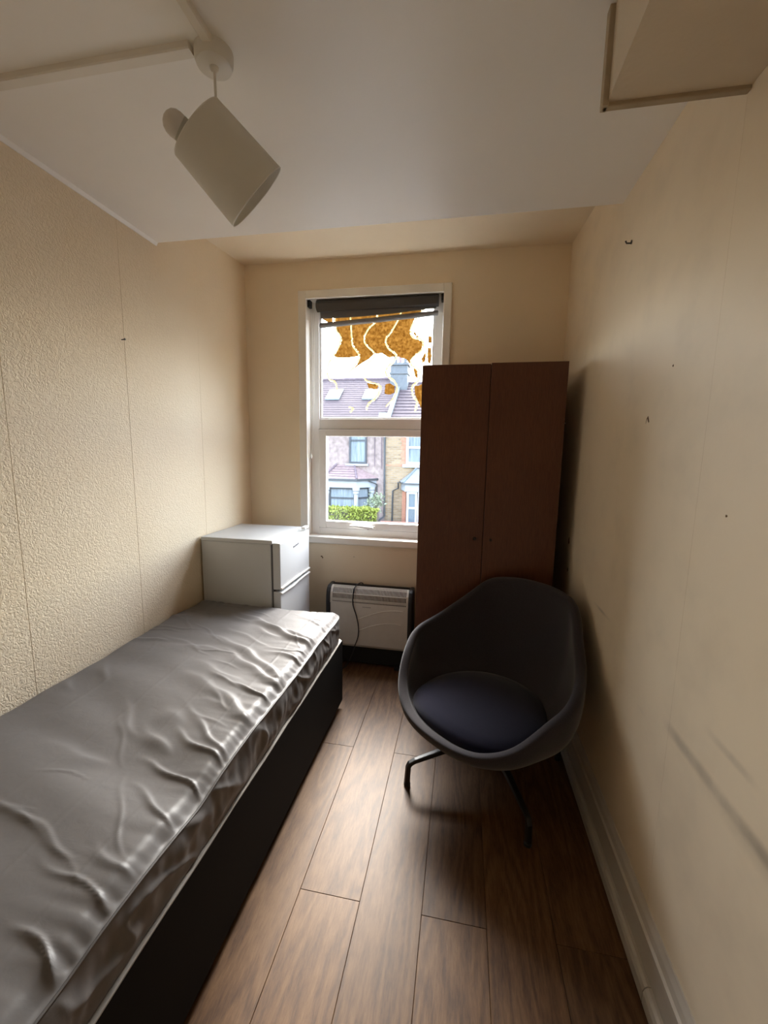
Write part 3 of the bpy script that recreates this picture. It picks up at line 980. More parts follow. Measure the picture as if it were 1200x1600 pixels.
def plan(a, b):
    x, y = a * hx, b * hy
    cx_, cy_ = hx - RC, hy - RC
    if abs(x) > cx_ and abs(y) > cy_:
        qx, qy = (abs(x) - cx_), (abs(y) - cy_)
        m_ = max(qx, qy)
        l = math.hypot(qx, qy)
        qx, qy = qx * m_ / l, qy * m_ / l
        x = math.copysign(cx_ + qx, x)
        y = math.copysign(cy_ + qy, y)
    return mcx + x, mcy + y


def nz(x, y, z=0.0):
    return noise.noise(Vector((x, y, z)))


def ridge(x, y, z, p):
    return max(0.0, 1 - abs(nz(x, y, z)) * 2.2) ** p


def top_h(x, y):
    ds = MX1 - x                      # distance from the right seam
    de = min(x - MX0, MX1 - x, y - MY0 + 0.0, MY1 - y)
    h_ = ZM1 - 0.028 * (1 - sstep(0.0, 0.06, de)) ** 2
    wv = y + 0.25 * x
    h_ += 0.015 * nz(x * 1.3 + 3, wv * 3.4, 1.3)
    h_ += 0.0075 * nz(x * 2.0, wv * 8.0, 4.1)
    h_ += 0.0016 * nz(x * 9, y * 11, 6.1)
    inner = sstep(0.0, 0.03, de)
    for (fx, fy, ux, uy, ln, wd_, ht_) in FOLDS:
        dx, dy = x - fx, y - fy
        al = dx * ux + dy * uy
        if al < -0.02 or al > ln:
            continue
        pr = -dx * uy + dy * ux + 0.016 * math.sin(al * 9 + fx * 40 + fy * 17) + 0.006 * math.sin(al * 31 + fy * 50)
        w_ = wd_ * (0.55 + 0.9 * al / ln)
        if abs(pr) > 3.2 * w_:
            continue
        prof_ = math.exp(-(pr / w_) ** 2) if pr > 0 else math.exp(-(pr / (0.45 * w_)) ** 2)
        h_ += ht_ * prof_ * sstep(-0.02, 0.10, al + 0.10 * (MX1 - fx < 0.02)) * (1 - sstep(ln * 0.3, ln, al)) * inner
    # gathers running in from the seam
    g = math.exp(-ds / 0.075) * sstep(0.0, 0.012, ds)
    h_ += g * 0.0060 * nz(ds * 4, y * 42 + 1.5 * nz(x * 5, y * 5, 2), 3.3)
    # gathers at the foot end
    g2 = math.exp(-(MY1 - y) / 0.06)
    h_ += g2 * 0.006 * nz(x * 30, (MY1 - y) * 4, 6.3)
    # pressed fold lines of the packed cover
    for fx in (-1.34, -1.12, -0.93, -0.77):
        h_ += 0.0016 * math.exp(-((x - fx - 0.006 * nz(0, y * 3, fx)) / 0.004) ** 2) * (0.5 + nz(fx, y * 2.3, 1))
    return h_


def side_pt(x, y, nx_, ny_, t, arc):
    """t 0 at the seam .. 1 at the base"""
    z_top = top_h(x, y)
    z = z_top + (ZM0 - z_top) * t
    env = math.sin(PI * min(1, t * 1.05)) ** 0.6 if t < 0.95 else 0.5 * (1 - t) / 0.05
    dd = 0.008 * env
    dd += env * 0.013 * nz(arc * 10 + 0.8 * t, t * 1.5, 2.7)
    dd += env * 0.010 * (ridge(arc * 8 - 1.2 * t, t * 1.0, 5.5, 4) - 0.3)
    dd += env * 0.005 * nz(arc * 34, t * 2, 8.8)
    dd = max(-0.012, min(0.014, dd))
    if nx_ < -0.2:
        dd = min(dd, 0.0)
    if ny_ > 0.2:
        dd = min(dd, 0.004)
    return (x + nx_ * dd, y + ny_ * dd, z)


verts, faces = [], []
idx = {}
for j in range(NY + 1):
    for i in range(NX + 1):
        # finer spacing towards the right seam
        s = i / NX
        a = -1 + 2 * (1 - (1 - s) ** 1.25)
        b = -1 + 2 * j / NY
        x, y = plan(a, b)
        idx[i, j] = len(verts)
        verts.append((x, y, top_h(x, y)))
for j in range(NY):
    for i in range(NX):
        faces.append((idx[i, j], idx[i + 1, j], idx[i + 1, j + 1], idx[i, j + 1]))
loop = [(i, 0) for i in range(NX)] + [(NX, j) for j in range(NY)] + [(i, NY) for i in range(NX, 0, -1)] + [(0, j) for j in range(NY, 0, -1)]
ring0 = [idx[k] for k in loop]
nl = len(ring0)
nrm = []
for k in range(nl):
    p = Vector(verts[ring0[(k + 1) % nl]]) - Vector(verts[ring0[k - 1]])
    n_ = Vector((p.y, -p.x, 0)).normalized()
    nrm.append(n_)
arc = 0.0
arcs = []
for k in range(nl):
    arcs.append(arc)
    arc += (Vector(verts[ring0[(k + 1) % nl]]) - Vector(verts[ring0[k]])).length
prev_ring = ring0
for s in range(1, NS + 1):
    ring = []
    for k in range(nl):
        x, y, z = verts[ring0[k]]
        ring.append(len(verts))
        verts.append(side_pt(x, y, nrm[k].x, nrm[k].y, s / NS, arcs[k]))
    for k in range(nl):
        k2 = (k + 1) % nl
        faces.append((prev_ring[k], ring[k], ring[k2], prev_ring[k2]))
    prev_ring = ring
faces.append(tuple(reversed(prev_ring)))
mt = MB()
mt.v, mt.f = verts, faces
mattress = mt.build('mattress', M['cover'], None, recalc=True)
for p in mattress.data.polygons:
    p.use_smooth = True
tag(mattress, 'mattress in a shiny wrinkled grey cover on the black bed base', 'mattress')
pp = [Vector(verts[ring0[k]]) + nrm[k] * 0.001 + Vector((0, 0, -0.002)) for k in range(0, nl, 2)]
pp.append(pp[0])
MB().tube(pp, 0.0034, 6, False).build('piping', M['piping'], mattress, smooth=True)

# ------------------------------------------------------------------ fridge
FX0, FXB, FX1, FY0, FY1, FZ = -1.528, -1.082, -1.018, 2.216, 2.690, 0.978
fg = thing('fridge', 'small white two-door fridge freezer in the corner beside the window', 'fridge', (-1.27, 2.45, 0))
B(FX0, FXB, FY0, FY1, 0.02, FZ - 0.022).build('cabinet', M['white_enamel'], fg, bevel=0.004)
B(FX0 - 0.001, FXB + 0.012, FY0 - 0.003, FY1 + 0.003, FZ - 0.022, FZ).build('top_panel', M['white_enamel'], fg, bevel=0.004)
B(FXB, FXB + 0.012, FY0 + 0.008, FY1 - 0.008, 0.03, FZ - 0.03).build('door_gasket', M['upvc_dark'], fg)


def fdoor(z0, z1, name, grip_top):
    n = 12
    prof_ = []
    for k in range(n + 1):                       # slightly bowed front
        t = k / n
        prof_.append((FX1 - 0.010 * (2 * t - 1) ** 2 * 0.6, FY0 + 0.002 + (FY1 - FY0 - 0.004) * t))
    poly = [(FXB + 0.012, FY0 + 0.002)] + prof_ + [(FXB + 0.012, FY1 - 0.002)]
    o = MB().prism(poly, 'z', z0, z1).build(name, M['white_enamel'], fg, bevel=0.004)
    return o


d1 = fdoor(0.682, FZ - 0.016, 'door', False)
d2 = fdoor(0.05, 0.668, 'door', True)


def kid(mb_, name, m, par, **kw):
    o = mb_.build(name, m, None, **kw)
    o.parent = par
    return o


# moulded finger grips along the facing edges of the two doors
kid(MB().bar([(FX1 - 0.004, FY0 + 0.004, 0.690), (FX1 + 0.004, (FY0 + FY1) / 2, 0.697), (FX1 - 0.004, FY1 - 0.004, 0.690)], 0.012, 0.012), 'grip', M['white_plastic'], d1, bevel=0.003)
kid(MB().bar([(FX1 - 0.004, FY0 + 0.004, 0.660), (FX1 + 0.005, FY0 + 0.16, 0.660), (FX1 + 0.006, FY0 + 0.24, 0.668), (FX1 + 0.004, FY1 - 0.12, 0.668), (FX1 - 0.004, FY1 - 0.004, 0.660)], 0.014, 0.010), 'grip', M['white_plastic'], d2, bevel=0.003)
lg = MB()
xx = 2.402
for k, wd in enumerate((0.010, 0.006, 0.008, 0.007, 0.009, 0.006, 0.008, 0.010, 0.006)):
    z_ = 0.897 + 0.0008 * k
    lg.box(FX1 - 0.0035, FX1 + 0.0008, xx, xx + wd * 0.75, z_, z_ + (0.011 if k in (0, 4, 7) else 0.008))
    xx += wd + 0.002
kid(lg, 'badge', M['grey_line'], d1)
kid(B(FXB + 0.03, FX1 - 0.006, FY1 - 0.075, FY1 - 0.004, FZ - 0.004, FZ + 0.012), 'hinge_cover', M['white_plastic'], d1, bevel=0.003)
for (x, y) in ((FX0 + 0.05, FY0 + 0.05), (FXB - 0.05, FY0 + 0.05), (FX0 + 0.05, FY1 - 0.05), (FXB - 0.05, FY1 - 0.05)):
    MB().lathe([(0, 0.018), (0.021, 0.016)], (x, y, 0), (0, 0, 1), 12, True).build('foot', M['black_plastic'], fg)

# ------------------------------------------------------------------ convector heater
HX0, HX1, HYF, HYB, HZ0, HZ1 = -0.905, -0.292, 2.690, 2.815, 0.135, 0.562
ht = thing('convector_heater', 'white convector heater with black ends under the window', 'heater', ((HX0 + HX1) / 2, 2.75, 0))
# cross-section (y, z) of the front skin
skin = [(HYF + 0.008, HZ0), (HYF, HZ0 + 0.02), (HYF, 0.455), (HYF + 0.003, 0.495), (HYF + 0.012, 0.525), (HYF + 0.028, 0.548), (HYF + 0.050, HZ1)]
body_poly = [(y + 0.006, z if z < 0.44 else z - 0.004) for y, z in skin] + [(HYB, HZ1 - 0.004), (HYB, HZ0)]
MB().prism([(y + 0.004, z) for y, z in body_poly[:-2]] + body_poly[-2:], 'x', HX0 + 0.02, HX1 - 0.02).build('inner_casing', M['inner_dark'], ht)
B(HX0 + 0.02, HX1 - 0.02, HYF + 0.02, HYB, 0.015, HZ0 - 0.001).build('under_shade_block', M['inner_dark'], ht)  # added dark block, stands in for the shade between heater and floor
cap = [(y - 0.006, z + (0.004 if z > 0.5 else -0.002)) for y, z in skin] + [(HYB + 0.004, HZ1 + 0.004), (HYB + 0.004, HZ0 - 0.002)]
for (a, b) in ((HX0, HX0 + 0.034), (HX1 - 0.034, HX1)):
    MB().prism(cap, 'x', a, b).build('end_cap', M['black_plastic'], ht, bevel=0.012, segs=3)
PX0, PX1 = HX0 + 0.034, HX1 - 0.034
front = MB().prism([(HYF + 0.010, HZ0 + 0.002), (HYF, HZ0 + 0.02), (HYF, 0.452), (HYF + 0.008, 0.452), (HYF + 0.012, HZ0 + 0.01)], 'x', PX0, PX1)
front.build('front_panel', M['heater_white'], ht)


def skin_at(z):
    for (y0, z0), (y1, z1) in zip(skin[:-1], skin[1:]):
        if z0 <= z <= z1:
            return y0 + (y1 - y0) * (z - z0) / (z1 - z0)
    return skin[-1][0]


gr = MB()
nsl = 52
zz = [0.452, 0.475, 0.495, 0.510, 0.525, 0.537, 0.548, HZ1]
for k in range(nsl + 1):
    x = PX0 + 0.012 + (PX1 - PX0 - 0.024) * k / nsl
    pathv = [(x, skin_at(z) + 0.002, z) for z in zz]
    gr.bar(pathv, 0.0042, 0.004, (0, -1, 0.5))
for z in (0.456, 0.4725, 0.4815, 0.519, 0.555):
    y = skin_at(z)
    hh = 0.005
    gr.bar([(PX0, y + 0.001, z), (PX1, y + 0.001, z)], 0.005, 0.0055)
gr.bar([(PX0, skin[-1][0] + 0.004, HZ1), (PX1, skin[-1][0] + 0.004, HZ1)], 0.006, 0.004)
for x in (PX0 + 0.004, PX1 - 0.004):
    gr.bar([(x, skin_at(z) + 0.001, z) for z in zz], 0.012, 0.006, (0, -1, 0.5))
g_o = gr.build('grille', M['heater_white'], ht)
# embossed swooshes
def arcp(x0, x1, z0, z1, bow, n=16):
    return [(x0 + (x1 - x0) * k / n, HYF - 0.0005, z0 + (z1 - z0) * math.sin(k / n * PI / 2 * bow)) for k in range(n + 1)]


MB().tube(arcp(-0.705, -0.36, 0.325, 0.425, 1.12), 0.0035, 8).build('embossed_arc', M['heater_white'], ht, smooth=True)
MB().tube(arcp(-0.665, -0.37, 0.262, 0.330, 1.25), 0.003, 8).build('embossed_arc', M['heater_white'], ht, smooth=True)
lg = MB()
for k in range(9):
    lg.box(-0.640 + 0.0066 * k, -0.640 + 0.0066 * k + 0.0048, HYF - 0.0008, HYF + 0.001, 0.432, 0.4365)
lg.build('badge', M['grey_line'], ht)
for x in (HX0 + 0.10, HX1 - 0.10):
    mbf = MB().box(x - 0.018, x + 0.018, HYF - 0.015, HYB + 0.02, 0.0, 0.022)
    mbf.box(x - 0.012, x + 0.012, HYF + 0.03, HYB - 0.03, 0.02, HZ0 + 0.01)
    mbf.build('foot', M['black_plastic'], ht, bevel=0.003)
cord = [(-0.655, HYB + 0.02, 0.47), (-0.670, HYB + 0.012, 0.555), (-0.682, HYF + 0.06, 0.581), (-0.702, HYF + 0.022, 0.560), (-0.708, HYF - 0.008, 0.50), (-0.703, HYF - 0.012, 0.44), (-0.680, HYF - 0.012, 0.37), (-0.665, HYF - 0.012, 0.29),
        (-0.668, HYF - 0.012, 0.22), (-0.690, HYF - 0.014, 0.15), (-0.715, HYF - 0.025, 0.07), (-0.745, HYF - 0.05, 0.012), (-0.79, HYF - 0.10, 0.005), (-0.86, HYF - 0.14, 0.005), (-0.95, HYF - 0.12, 0.005)]
MB().tube(catmull(cord, 5), 0.0038, 8).build('power_cord', M['black_plastic'], ht, smooth=True)

# ------------------------------------------------------------------ wardrobe
AX0, AX1, AY0, AY1, AZ = -0.233, 0.500, 2.300, 2.835, 1.962
wd = thing('wardrobe', 'mahogany coloured two-door wardrobe standing partly before the window', 'wardrobe', ((AX0 + AX1) / 2, 2.56, 0))
dt = 0.018
B(AX0 + 0.002, AX0 + 0.018, AY0 + dt + 0.003, AY1, 0, AZ - 0.004).build('side_panel', M['mahogany'], wd)
B(AX1 - 0.018, AX1 - 0.002, AY0 + dt + 0.003, AY1, 0, AZ - 0.004).build('side_panel', M['mahogany'], wd)
B(AX0 + 0.018, AX1 - 0.018, AY0 + dt + 0.003, AY1, AZ - 0.022, AZ - 0.005).build('top_panel', M['mahogany'], wd)
B(AX0 + 0.018, AX1 - 0.018, AY1 - 0.006, AY1, 0.06, AZ - 0.022).build('back_panel', M['mahogany_edge'], wd)
B(AX0 + 0.018, AX1 - 0.018, AY0 + 0.06, AY1 - 0.006, 0.06, 0.078).build('bottom_shelf', M['mahogany'], wd)
B(AX0 + 0.018, AX1 - 0.018, AY0 + 0.05, AY0 + 0.066, 0.0, 0.06).build('plinth', M['mahogany_edge'], wd)
mid = 0.1235
dl = B(AX0, mid - 0.0015, AY0, AY0 + dt, 0.05, AZ - 0.004).build('door', M['mahogany'], wd, bevel=0.0012, segs=1)
dr = B(mid + 0.0015, AX1, AY0 - 0.004, AY0 + dt - 0.004, 0.05, AZ).build('door', M['mahogany'], wd, bevel=0.0012, segs=1)
kid(MB().lathe([(0, 0.006), (0.006, 0.009), (0.010, 0.008), (0.011, 0.001)], (mid - 0.043, AY0, 1.037), (0, -1, 0), 14), 'knob_stub', M['mahogany_edge'], dl, smooth=True)
kid(MB().lathe([(0, 0.010), (0.004, 0.009), (0.005, 0.001)], (mid + 0.042, AY0 - 0.004, 1.034), (0, -1, 0), 4), 'knob_stub', M['mahogany_edge'], dr)
for (x, z, rr) in ((mid - 0.028, 1.345, 0.003), (mid - 0.026, 1.372, 0.002), (mid - 0.04, 1.15, 0.003), (-0.112, 0.735, 0.005)):
    kid(MB().lathe([(0, rr), (0.0006, rr * 0.9), (0.0008, 0.0003)], (x, AY0, z), (0, -1, 0), 8), 'chip', M['chip'], dl)
kid(MB().bar([(-0.085, AY0 - 0.0003, 1.055), (-0.068, AY0 - 0.0003, 1.10)], 0.0012, 0.0006, (0, -1, 0)), 'scratch', M['chip'], dl)
kid(MB().tube([(AX1 - 0.002, AY0 + 0.008, 1.66), (AX1 + 0.008, AY0 + 0.010, 1.66)], 0.003, 8), 'hinge_pin', M['chrome'], dr)

# ------------------------------------------------------------------ armchair
CX, CY = 0.174, 1.853
ch = thing('armchair', 'grey felt bucket armchair with navy seat pad by the right wall', 'chair', (CX, CY, 0))
CA = math.radians(-39)
SOX = -0.008


def LW(x, y, z):
    x += SOX
    return Vector((CX + x * math.cos(CA) - y * math.sin(CA), CY + x * math.sin(CA) + y * math.cos(CA), z))


half = [(0.115, -0.378, 0.364), (0.215, -0.348, 0.382), (0.315, -0.285, 0.435), (0.390, -0.185, 0.528), (0.432, -0.070, 0.600), (0.392, 0.070, 0.662), (0.322, 0.185, 0.750), (0.245, 0.292, 0.842), (0.130, 0.352, 0.868)]
rim = [(0, -0.386, 0.360)] + half + [(0, 0.372, 0.872)] + [(-a, b, c) for a, b, c in reversed(half)]
rimc = catmull(rim, 4, True)
nr = len(rimc)
NT = 14
vs_, fs_ = [], []
ZBOT = 0.262
vs_.append(LW(0, -0.01, ZBOT))
for t_i in range(1, NT + 1):
    t = t_i / NT
    hh = math.sin(t * PI / 2) ** 0.72
    vv = (1 - math.cos(t * PI / 2)) ** 1.15
    for p in rimc:
        bul = 1 + 0.05 * math.sin(PI * t) 
        x, y = p.x * hh * bul, p.y * hh * bul - 0.01 * (1 - t)
        vs_.append(LW(x, y, ZBOT + (p.z - ZBOT) * vv))
for k in range(nr):
    fs_.append((0, 1 + k, 1 + (k + 1) % nr))
for t_i in range(NT - 1):
    a = 1 + t_i * nr
    b = a + nr
    for k in range(nr):
        k2 = (k + 1) % nr
        fs_.append((a + k, b + k, b + k2, a + k2))
shell = MB().add(vs_, fs_).build('shell', M['felt'], ch, smooth=False)
for p in shell.data.polygons:
    p.use_smooth = True
# make the outside face outwards, thicken towards the inside
me = shell.data
bm = bmesh.new()
bm.from_mesh(me)
bmesh.ops.recalc_face_normals(bm, faces=bm.faces)
bm.faces.ensure_lookup_table()
f0 = min(bm.faces, key=lambda f: f.calc_center_median().z)
if f0.normal.z > 0:
    bmesh.ops.reverse_faces(bm, faces=bm.faces)
bm.to_mesh(me)
bm.free()
so = shell.modifiers.new('thick', 'SOLIDIFY')
so.thickness = 0.044
so.offset = -1
so.use_even_offset = False
ss = shell.modifiers.new('soft', 'SUBSURF')
ss.levels = 2
ss.render_levels = 2
# seat pad
outline = [(0, -0.330), (0.17, -0.305), (0.272, -0.225), (0.300, -0.06), (0.255, 0.085), (0.15, 0.195), (0, 0.236), (-0.15, 0.195), (-0.255, 0.085), (-0.300, -0.06), (-0.272, -0.225), (-0.17, -0.305)]
oc = catmull([(a, b, 0) for a, b in outline], 4, True)
no = len(oc)
lv = [(0.80, 0.310), (0.95, 0.318), (1.0, 0.340), (0.985, 0.362), (0.93, 0.378), (0.80, 0.390), (0.6, 0.398), (0.35, 0.402), (0.12, 0.403)]
vs_, fs_ = [], []
for s, z in lv:
    for p in oc:
        vs_.append(LW(p.x * s, (p.y + 0.05) * s - 0.05, z + 0.012 * (p.y * s)))
for i in range(len(lv) - 1):
    for k in range(no):
        k2 = (k + 1) % no
        fs_.append((i * no + k, i * no + k2, (i + 1) * no + k2, (i + 1) * no + k))
fs_.append(tuple(range(no - 1, -1, -1)))
fs_.append(tuple((len(lv) - 1) * no + k for k in range(no)))
cu = MB().add(vs_, fs_).build('seat_pad', M['navy'], ch)
for p in cu.data.polygons:
    p.use_smooth = True
cu['label'] = 'navy seat pad'
# four-star base
MB().lathe([(0.13, 0.038), (0.135, 0.045), (0.185, 0.045), (0.19, 0.03), (0.20, 0.026), (0.262, 0.026)], (CX, CY, 0), (0, 0, 1), 24, True).build('column', M['black_metal'], ch, smooth=True)
MB().lathe([(0.248, 0.10), (0.266, 0.12)], (CX, CY, 0), (0, 0, 1), 24, True).build('mount_plate', M['black_metal'], ch, smooth=True)
feet = [(-0.185, 1.697), (0.308, 1.501), (0.520, 2.008), (0.040, 2.205)]
for fx, fy in feet:
    dv = Vector((fx - CX, fy - CY, 0))
    dn = dv.normalized()
    path = [Vector((CX, CY, 0.168)) + dn * 0.03, Vector((CX, CY, 0.150)) + dn * (dv.length * 0.55), Vector((CX, CY, 0.118)) + dn * (dv.length - 0.03), Vector((CX, CY, 0.108)) + dn * (dv.length - 0.008),
            Vector((CX, CY, 0.092)) + dn * dv.length, Vector((CX, CY, 0.014)) + dn * (dv.length + 0.004)]
    lg_ = MB()
    upv = [Vector((0, 0, 1))] * 3 + [(Vector((0, 0, 1)) + dn).normalized()] + [dn] * 2
    sdv = dn.cross(Vector((0, 0, 1)))
    vs2, fs2 = [], []
    wds = [0.030, 0.026, 0.022, 0.022, 0.022, 0.021]
    hts = [0.030, 0.024, 0.020, 0.021, 0.022, 0.024]
    for p, uu, w_, h_ in zip(path, upv, wds, hts):
        for a, b in ((-1, -1), (1, -1), (1, 1), (-1, 1)):
            vs2.append(p + sdv * (a * w_ / 2) + uu * (b * h_ / 2))
    for i in range(len(path) - 1):
        for k in range(4):
            fs2.append((i * 4 + k, i * 4 + (k + 1) % 4, (i + 1) * 4 + (k + 1) % 4, (i + 1) * 4 + k))
    fs2.append((3, 2, 1, 0))
    e = (len(path) - 1) * 4
    fs2.append((e, e + 1, e + 2, e + 3))
    leg = lg_.add(vs2, fs2).build('leg', M['black_metal'], ch, bevel=0.004)
    ft = MB().lathe([(0, 0.013), (0.003, 0.015), (0.014, 0.015), (0.018, 0.011)], (fx + dn.x * 0.003, fy + dn.y * 0.003, 0), (0, 0, 1), 16, True).build('glide', M['black_plastic'], None, smooth=True)
    ft.parent = leg

# ------------------------------------------------------------------ the street outside
GZ = -2.95
tag(B(-60, 60, 3.4, 18.0, GZ - 0.3, GZ).build('street', M['road']), 'grey street running between the houses', 'street', kind='structure')
tag(B(-60, 60, 18.0, 60, GZ - 0.3, GZ + 0.1).build('pavement', M['pavement']), 'pale pavement and front plots across the street', 'pavement', kind='structure')
HF = 22.0
EAVE = 2.95


def ext_window(par, x0, x1, z0, z1, y, m_frame, fw_, bars_z=(), bars_x=(), curtain=True, depth=0.10, name='window'):
    f = MB()
    f.box(x0, x0 + fw_, y - 0.03, y + depth, z0, z1)
    f.box(x1 - fw_, x1, y - 0.03, y + depth, z0, z1)
    f.box(x0 + fw_, x1 - fw_, y - 0.03, y + depth, z0, z0 + fw_)
    f.box(x0 + fw_, x1 - fw_, y - 0.03, y + depth, z1 - fw_, z1)
    for z in bars_z:
        f.box(x0 + fw_, x1 - fw_, y - 0.03, y + depth, z - fw_ * 0.45, z + fw_ * 0.45)
    for x in bars_x:
        f.box(x - fw_ * 0.45, x + fw_ * 0.45, y - 0.03, y + depth, z0 + fw_, z1 - fw_)
    o = f.build(name, m_frame, par)
    kid(B(x0 + fw_, x1 - fw_, y + 0.03, y + 0.05, z0 + fw_, z1 - fw_), 'curtain' if curtain else 'pane', M['ext_curtain'] if curtain else M['ext_pane'], o)
    return o


# --- left house, pebbledashed
h1 = thing('terraced_house', 'pink pebbledashed terraced house with dark tiled roof and bay', 'house', (-6.5, HF, GZ))
B(-11.5, -4.06, HF, HF + 8, GZ, EAVE).build('wall', M['pebbledash'], h1)
RID = 5.90
rf = MB().prism([(HF - 0.35, EAVE - 0.05), (26.0, RID), (30.2, EAVE - 0.05), (30.2, EAVE - 0.2), (26.0, RID - 0.16), (HF - 0.35, EAVE - 0.2)], 'x', -11.5, -4.03).build('roof', M['roof_brown'], h1)
slope = (RID - EAVE + 0.05) / (26.0 - HF + 0.35)


def roof_z(y):
    return EAVE - 0.05 + slope * (y - HF + 0.35)


# tile courses as real steps
cs = MB()
y = HF - 0.35
while y < 25.9:
    y2 = min(y + 0.21, 26.0)
    cs.add([(-11.5, y, roof_z(y) + 0.028), (-4.03, y, roof_z(y) + 0.028), (-4.03, y2, roof_z(y2) + 0.012), (-11.5, y2, roof_z(y2) + 0.012), (-11.5, y, roof_z(y)), (-4.03, y, roof_z(y))],
           [(0, 1, 2, 3), (4, 5, 1, 0)])
    y += 0.21
t_ = kid(cs, 'tile_courses', M['roof_brown'], rf)
t_['kind'] = 'stuff'
kid(MB().tube([(-11.5, 26.0, RID + 0.02), (-4.03, 26.0, RID + 0.02)], 0.10, 10), 'ridge_tiles', M['ridge_tile'], rf)
for (x0, x1) in ((-8.0, -7.15), (-5.80, -4.95)):
    ya, yb_ = 23.75, 24.75
    sk = MB().add([(x0, ya, roof_z(ya) + 0.06), (x1, ya, roof_z(ya) + 0.06), (x1, yb_, roof_z(yb_) + 0.06), (x0, yb_, roof_z(yb_) + 0.06),
                   (x0, ya, roof_z(ya) + 0.13), (x1, ya, roof_z(ya) + 0.13), (x1, yb_, roof_z(yb_) + 0.13), (x0, yb_, roof_z(yb_) + 0.13)],
                  [(0, 3, 2, 1), (4, 5, 6, 7), (0, 1, 5, 4), (1, 2, 6, 5), (2, 3, 7, 6), (3, 0, 4, 7)])
    so_ = kid(sk, 'skylight', M['lead'], rf)
B(-11.5, -4.06, HF - 0.42, HF - 0.30, EAVE - 0.18, EAVE - 0.06).build('gutter', M['pipe_dark'], h1)
B(-11.5, -4.06, HF - 0.33, HF, EAVE - 0.30, EAVE - 0.12).build('fascia', M['ext_white'], h1)
ext_window(h1, -6.03, -5.07, 0.86, 2.55, HF - 0.09, M['ext_frame_dark'], 0.09, bars_z=(2.08,))
B(-6.22, -4.98, HF - 0.14, HF, 0.73, 0.84).build('window_sill', M['ext_white'], h1)
ext_window(h1, -9.6, -8.6, 0.86, 2.55, HF - 0.09, M['ext_frame_dark'], 0.09, bars_z=(2.08,))
# bay: front face y 20.9 from x -6.80 to -5.30, right cheek back to -4.50 at the wall
YBAY = 20.95
fa, fb = -7.05, -5.42
ca, cb_ = -8.0, -4.62
bay = MB().prism([(ca, HF), (fa, YBAY), (fb, YBAY), (cb_, HF)], 'z', GZ, -1.62).build('bay_base', M['ext_white'], h1)
MB().prism([(ca - 0.1, HF), (fa - 0.06, YBAY - 0.08), (fb + 0.06, YBAY - 0.08), (cb_ + 0.1, HF)], 'z', -0.38, -0.02).build('bay_entablature', M['ext_white'], h1)
MB().prism([(ca - 0.2, HF), (fa - 0.12, YBAY - 0.2), (fb + 0.12, YBAY - 0.2), (cb_ + 0.2, HF)], 'z', -0.02, 0.09).build('bay_gutter', M['pipe_dark'], h1)
br = MB().add([(ca - 0.2, HF, 0.09), (fa - 0.12, YBAY - 0.2, 0.09), (fb + 0.12, YBAY - 0.2, 0.09), (cb_ + 0.2, HF, 0.09), (-6.75, HF, 0.76), (-5.75, HF, 0.76)],
              [(0, 1, 4), (1, 2, 5, 4), (2, 3, 5), (0, 4, 5, 3), (0, 3, 2, 1)]).build('bay_roof', M['bay_tile'], h1)
kid(MB().tube([(fb + 0.12, YBAY - 0.2, 0.11), (-5.75, HF - 0.02, 0.78)], 0.06, 8), 'hip_tiles', M['ridge_tile'], br)
kid(MB().tube([(fa - 0.12, YBAY - 0.2, 0.11), (-6.75, HF - 0.02, 0.78)], 0.06, 8), 'hip_tiles', M['ridge_tile'], br)
for k in range(1, 6):
    t = k / 6
    z = 0.09 + 0.67 * t
    y_ = YBAY - 0.2 + (HF - YBAY + 0.2) * t
    kid(MB().bar([(fa - 0.12 + (-6.75 - fa + 0.12) * t, y_, z + 0.012), (fb + 0.12 + (-5.75 - fb - 0.12) * t, y_, z + 0.012)], 0.05, 0.025), 'tile_course', M['ridge_tile'], br)
ext_window(h1, fa + 0.16, fb - 0.02, -1.62, -0.38, YBAY + 0.10, M['ext_frame_dark'], 0.09, bars_z=(-0.94,))
# right cheek window, turned along the splay
cd = Vector((cb_ - fb, HF - YBAY, 0))
cl = cd.length
cdn = cd.normalized()
cn = Vector((cdn.y, -cdn.x, 0))
wn = MB()
def cheek(a0, a1, z0, z1, off, dep):
    p = [Vector((fb, YBAY, 0)) + cdn * a - cn * q for a, q in ((a0, off), (a1, off), (a1, off + dep), (a0, off + dep))]
    return [(v.x, v.y) for v in p], z0, z1
def cheek_add(mb_, a0, a1, z0, z1, off, dep):
    pl_, q0, q1 = cheek(a0, a1, z0, z1, off, dep)
    mb_.prism(pl_, 'z', q0, q1)
A0, A1 = 0.12, cl - 0.30
for (a0, a1, z0, z1) in ((A0, A0 + 0.09, -1.62, -0.38), (A1 - 0.09, A1, -1.62, -0.38), (A0, A1, -1.62, -1.53), (A0, A1, -0.47, -0.38), (A0, A1, -0.98, -0.90)):
    cheek_add(wn, a0, a1, z0, z1, 0.06, 0.12)
cw = wn.build('window', M['ext_frame_dark'], h1)
pn = MB()
cheek_add(pn, A0 + 0.05, A1 - 0.05, -1.60, -0.40, 0.11, 0.02)
kid(pn, 'curtain', M['ext_curtain'], cw)
for px, py in ((fa + 0.05, YBAY + 0.02), (fb + 0.03, YBAY + 0.02), (cb_ - 0.13, HF - 0.18)):
    MB().lathe([(-1.64, 0.17), (-1.58, 0.17), (-1.55, 0.12), (-0.72, 0.11), (-0.70, 0.15), (-0.60, 0.17), (-0.56, 0.14), (-0.52, 0.19), (-0.36, 0.20)], (px, py, 0), (0, 0, 1), 14, True).build('column', M['ext_white'], h1, smooth=True)
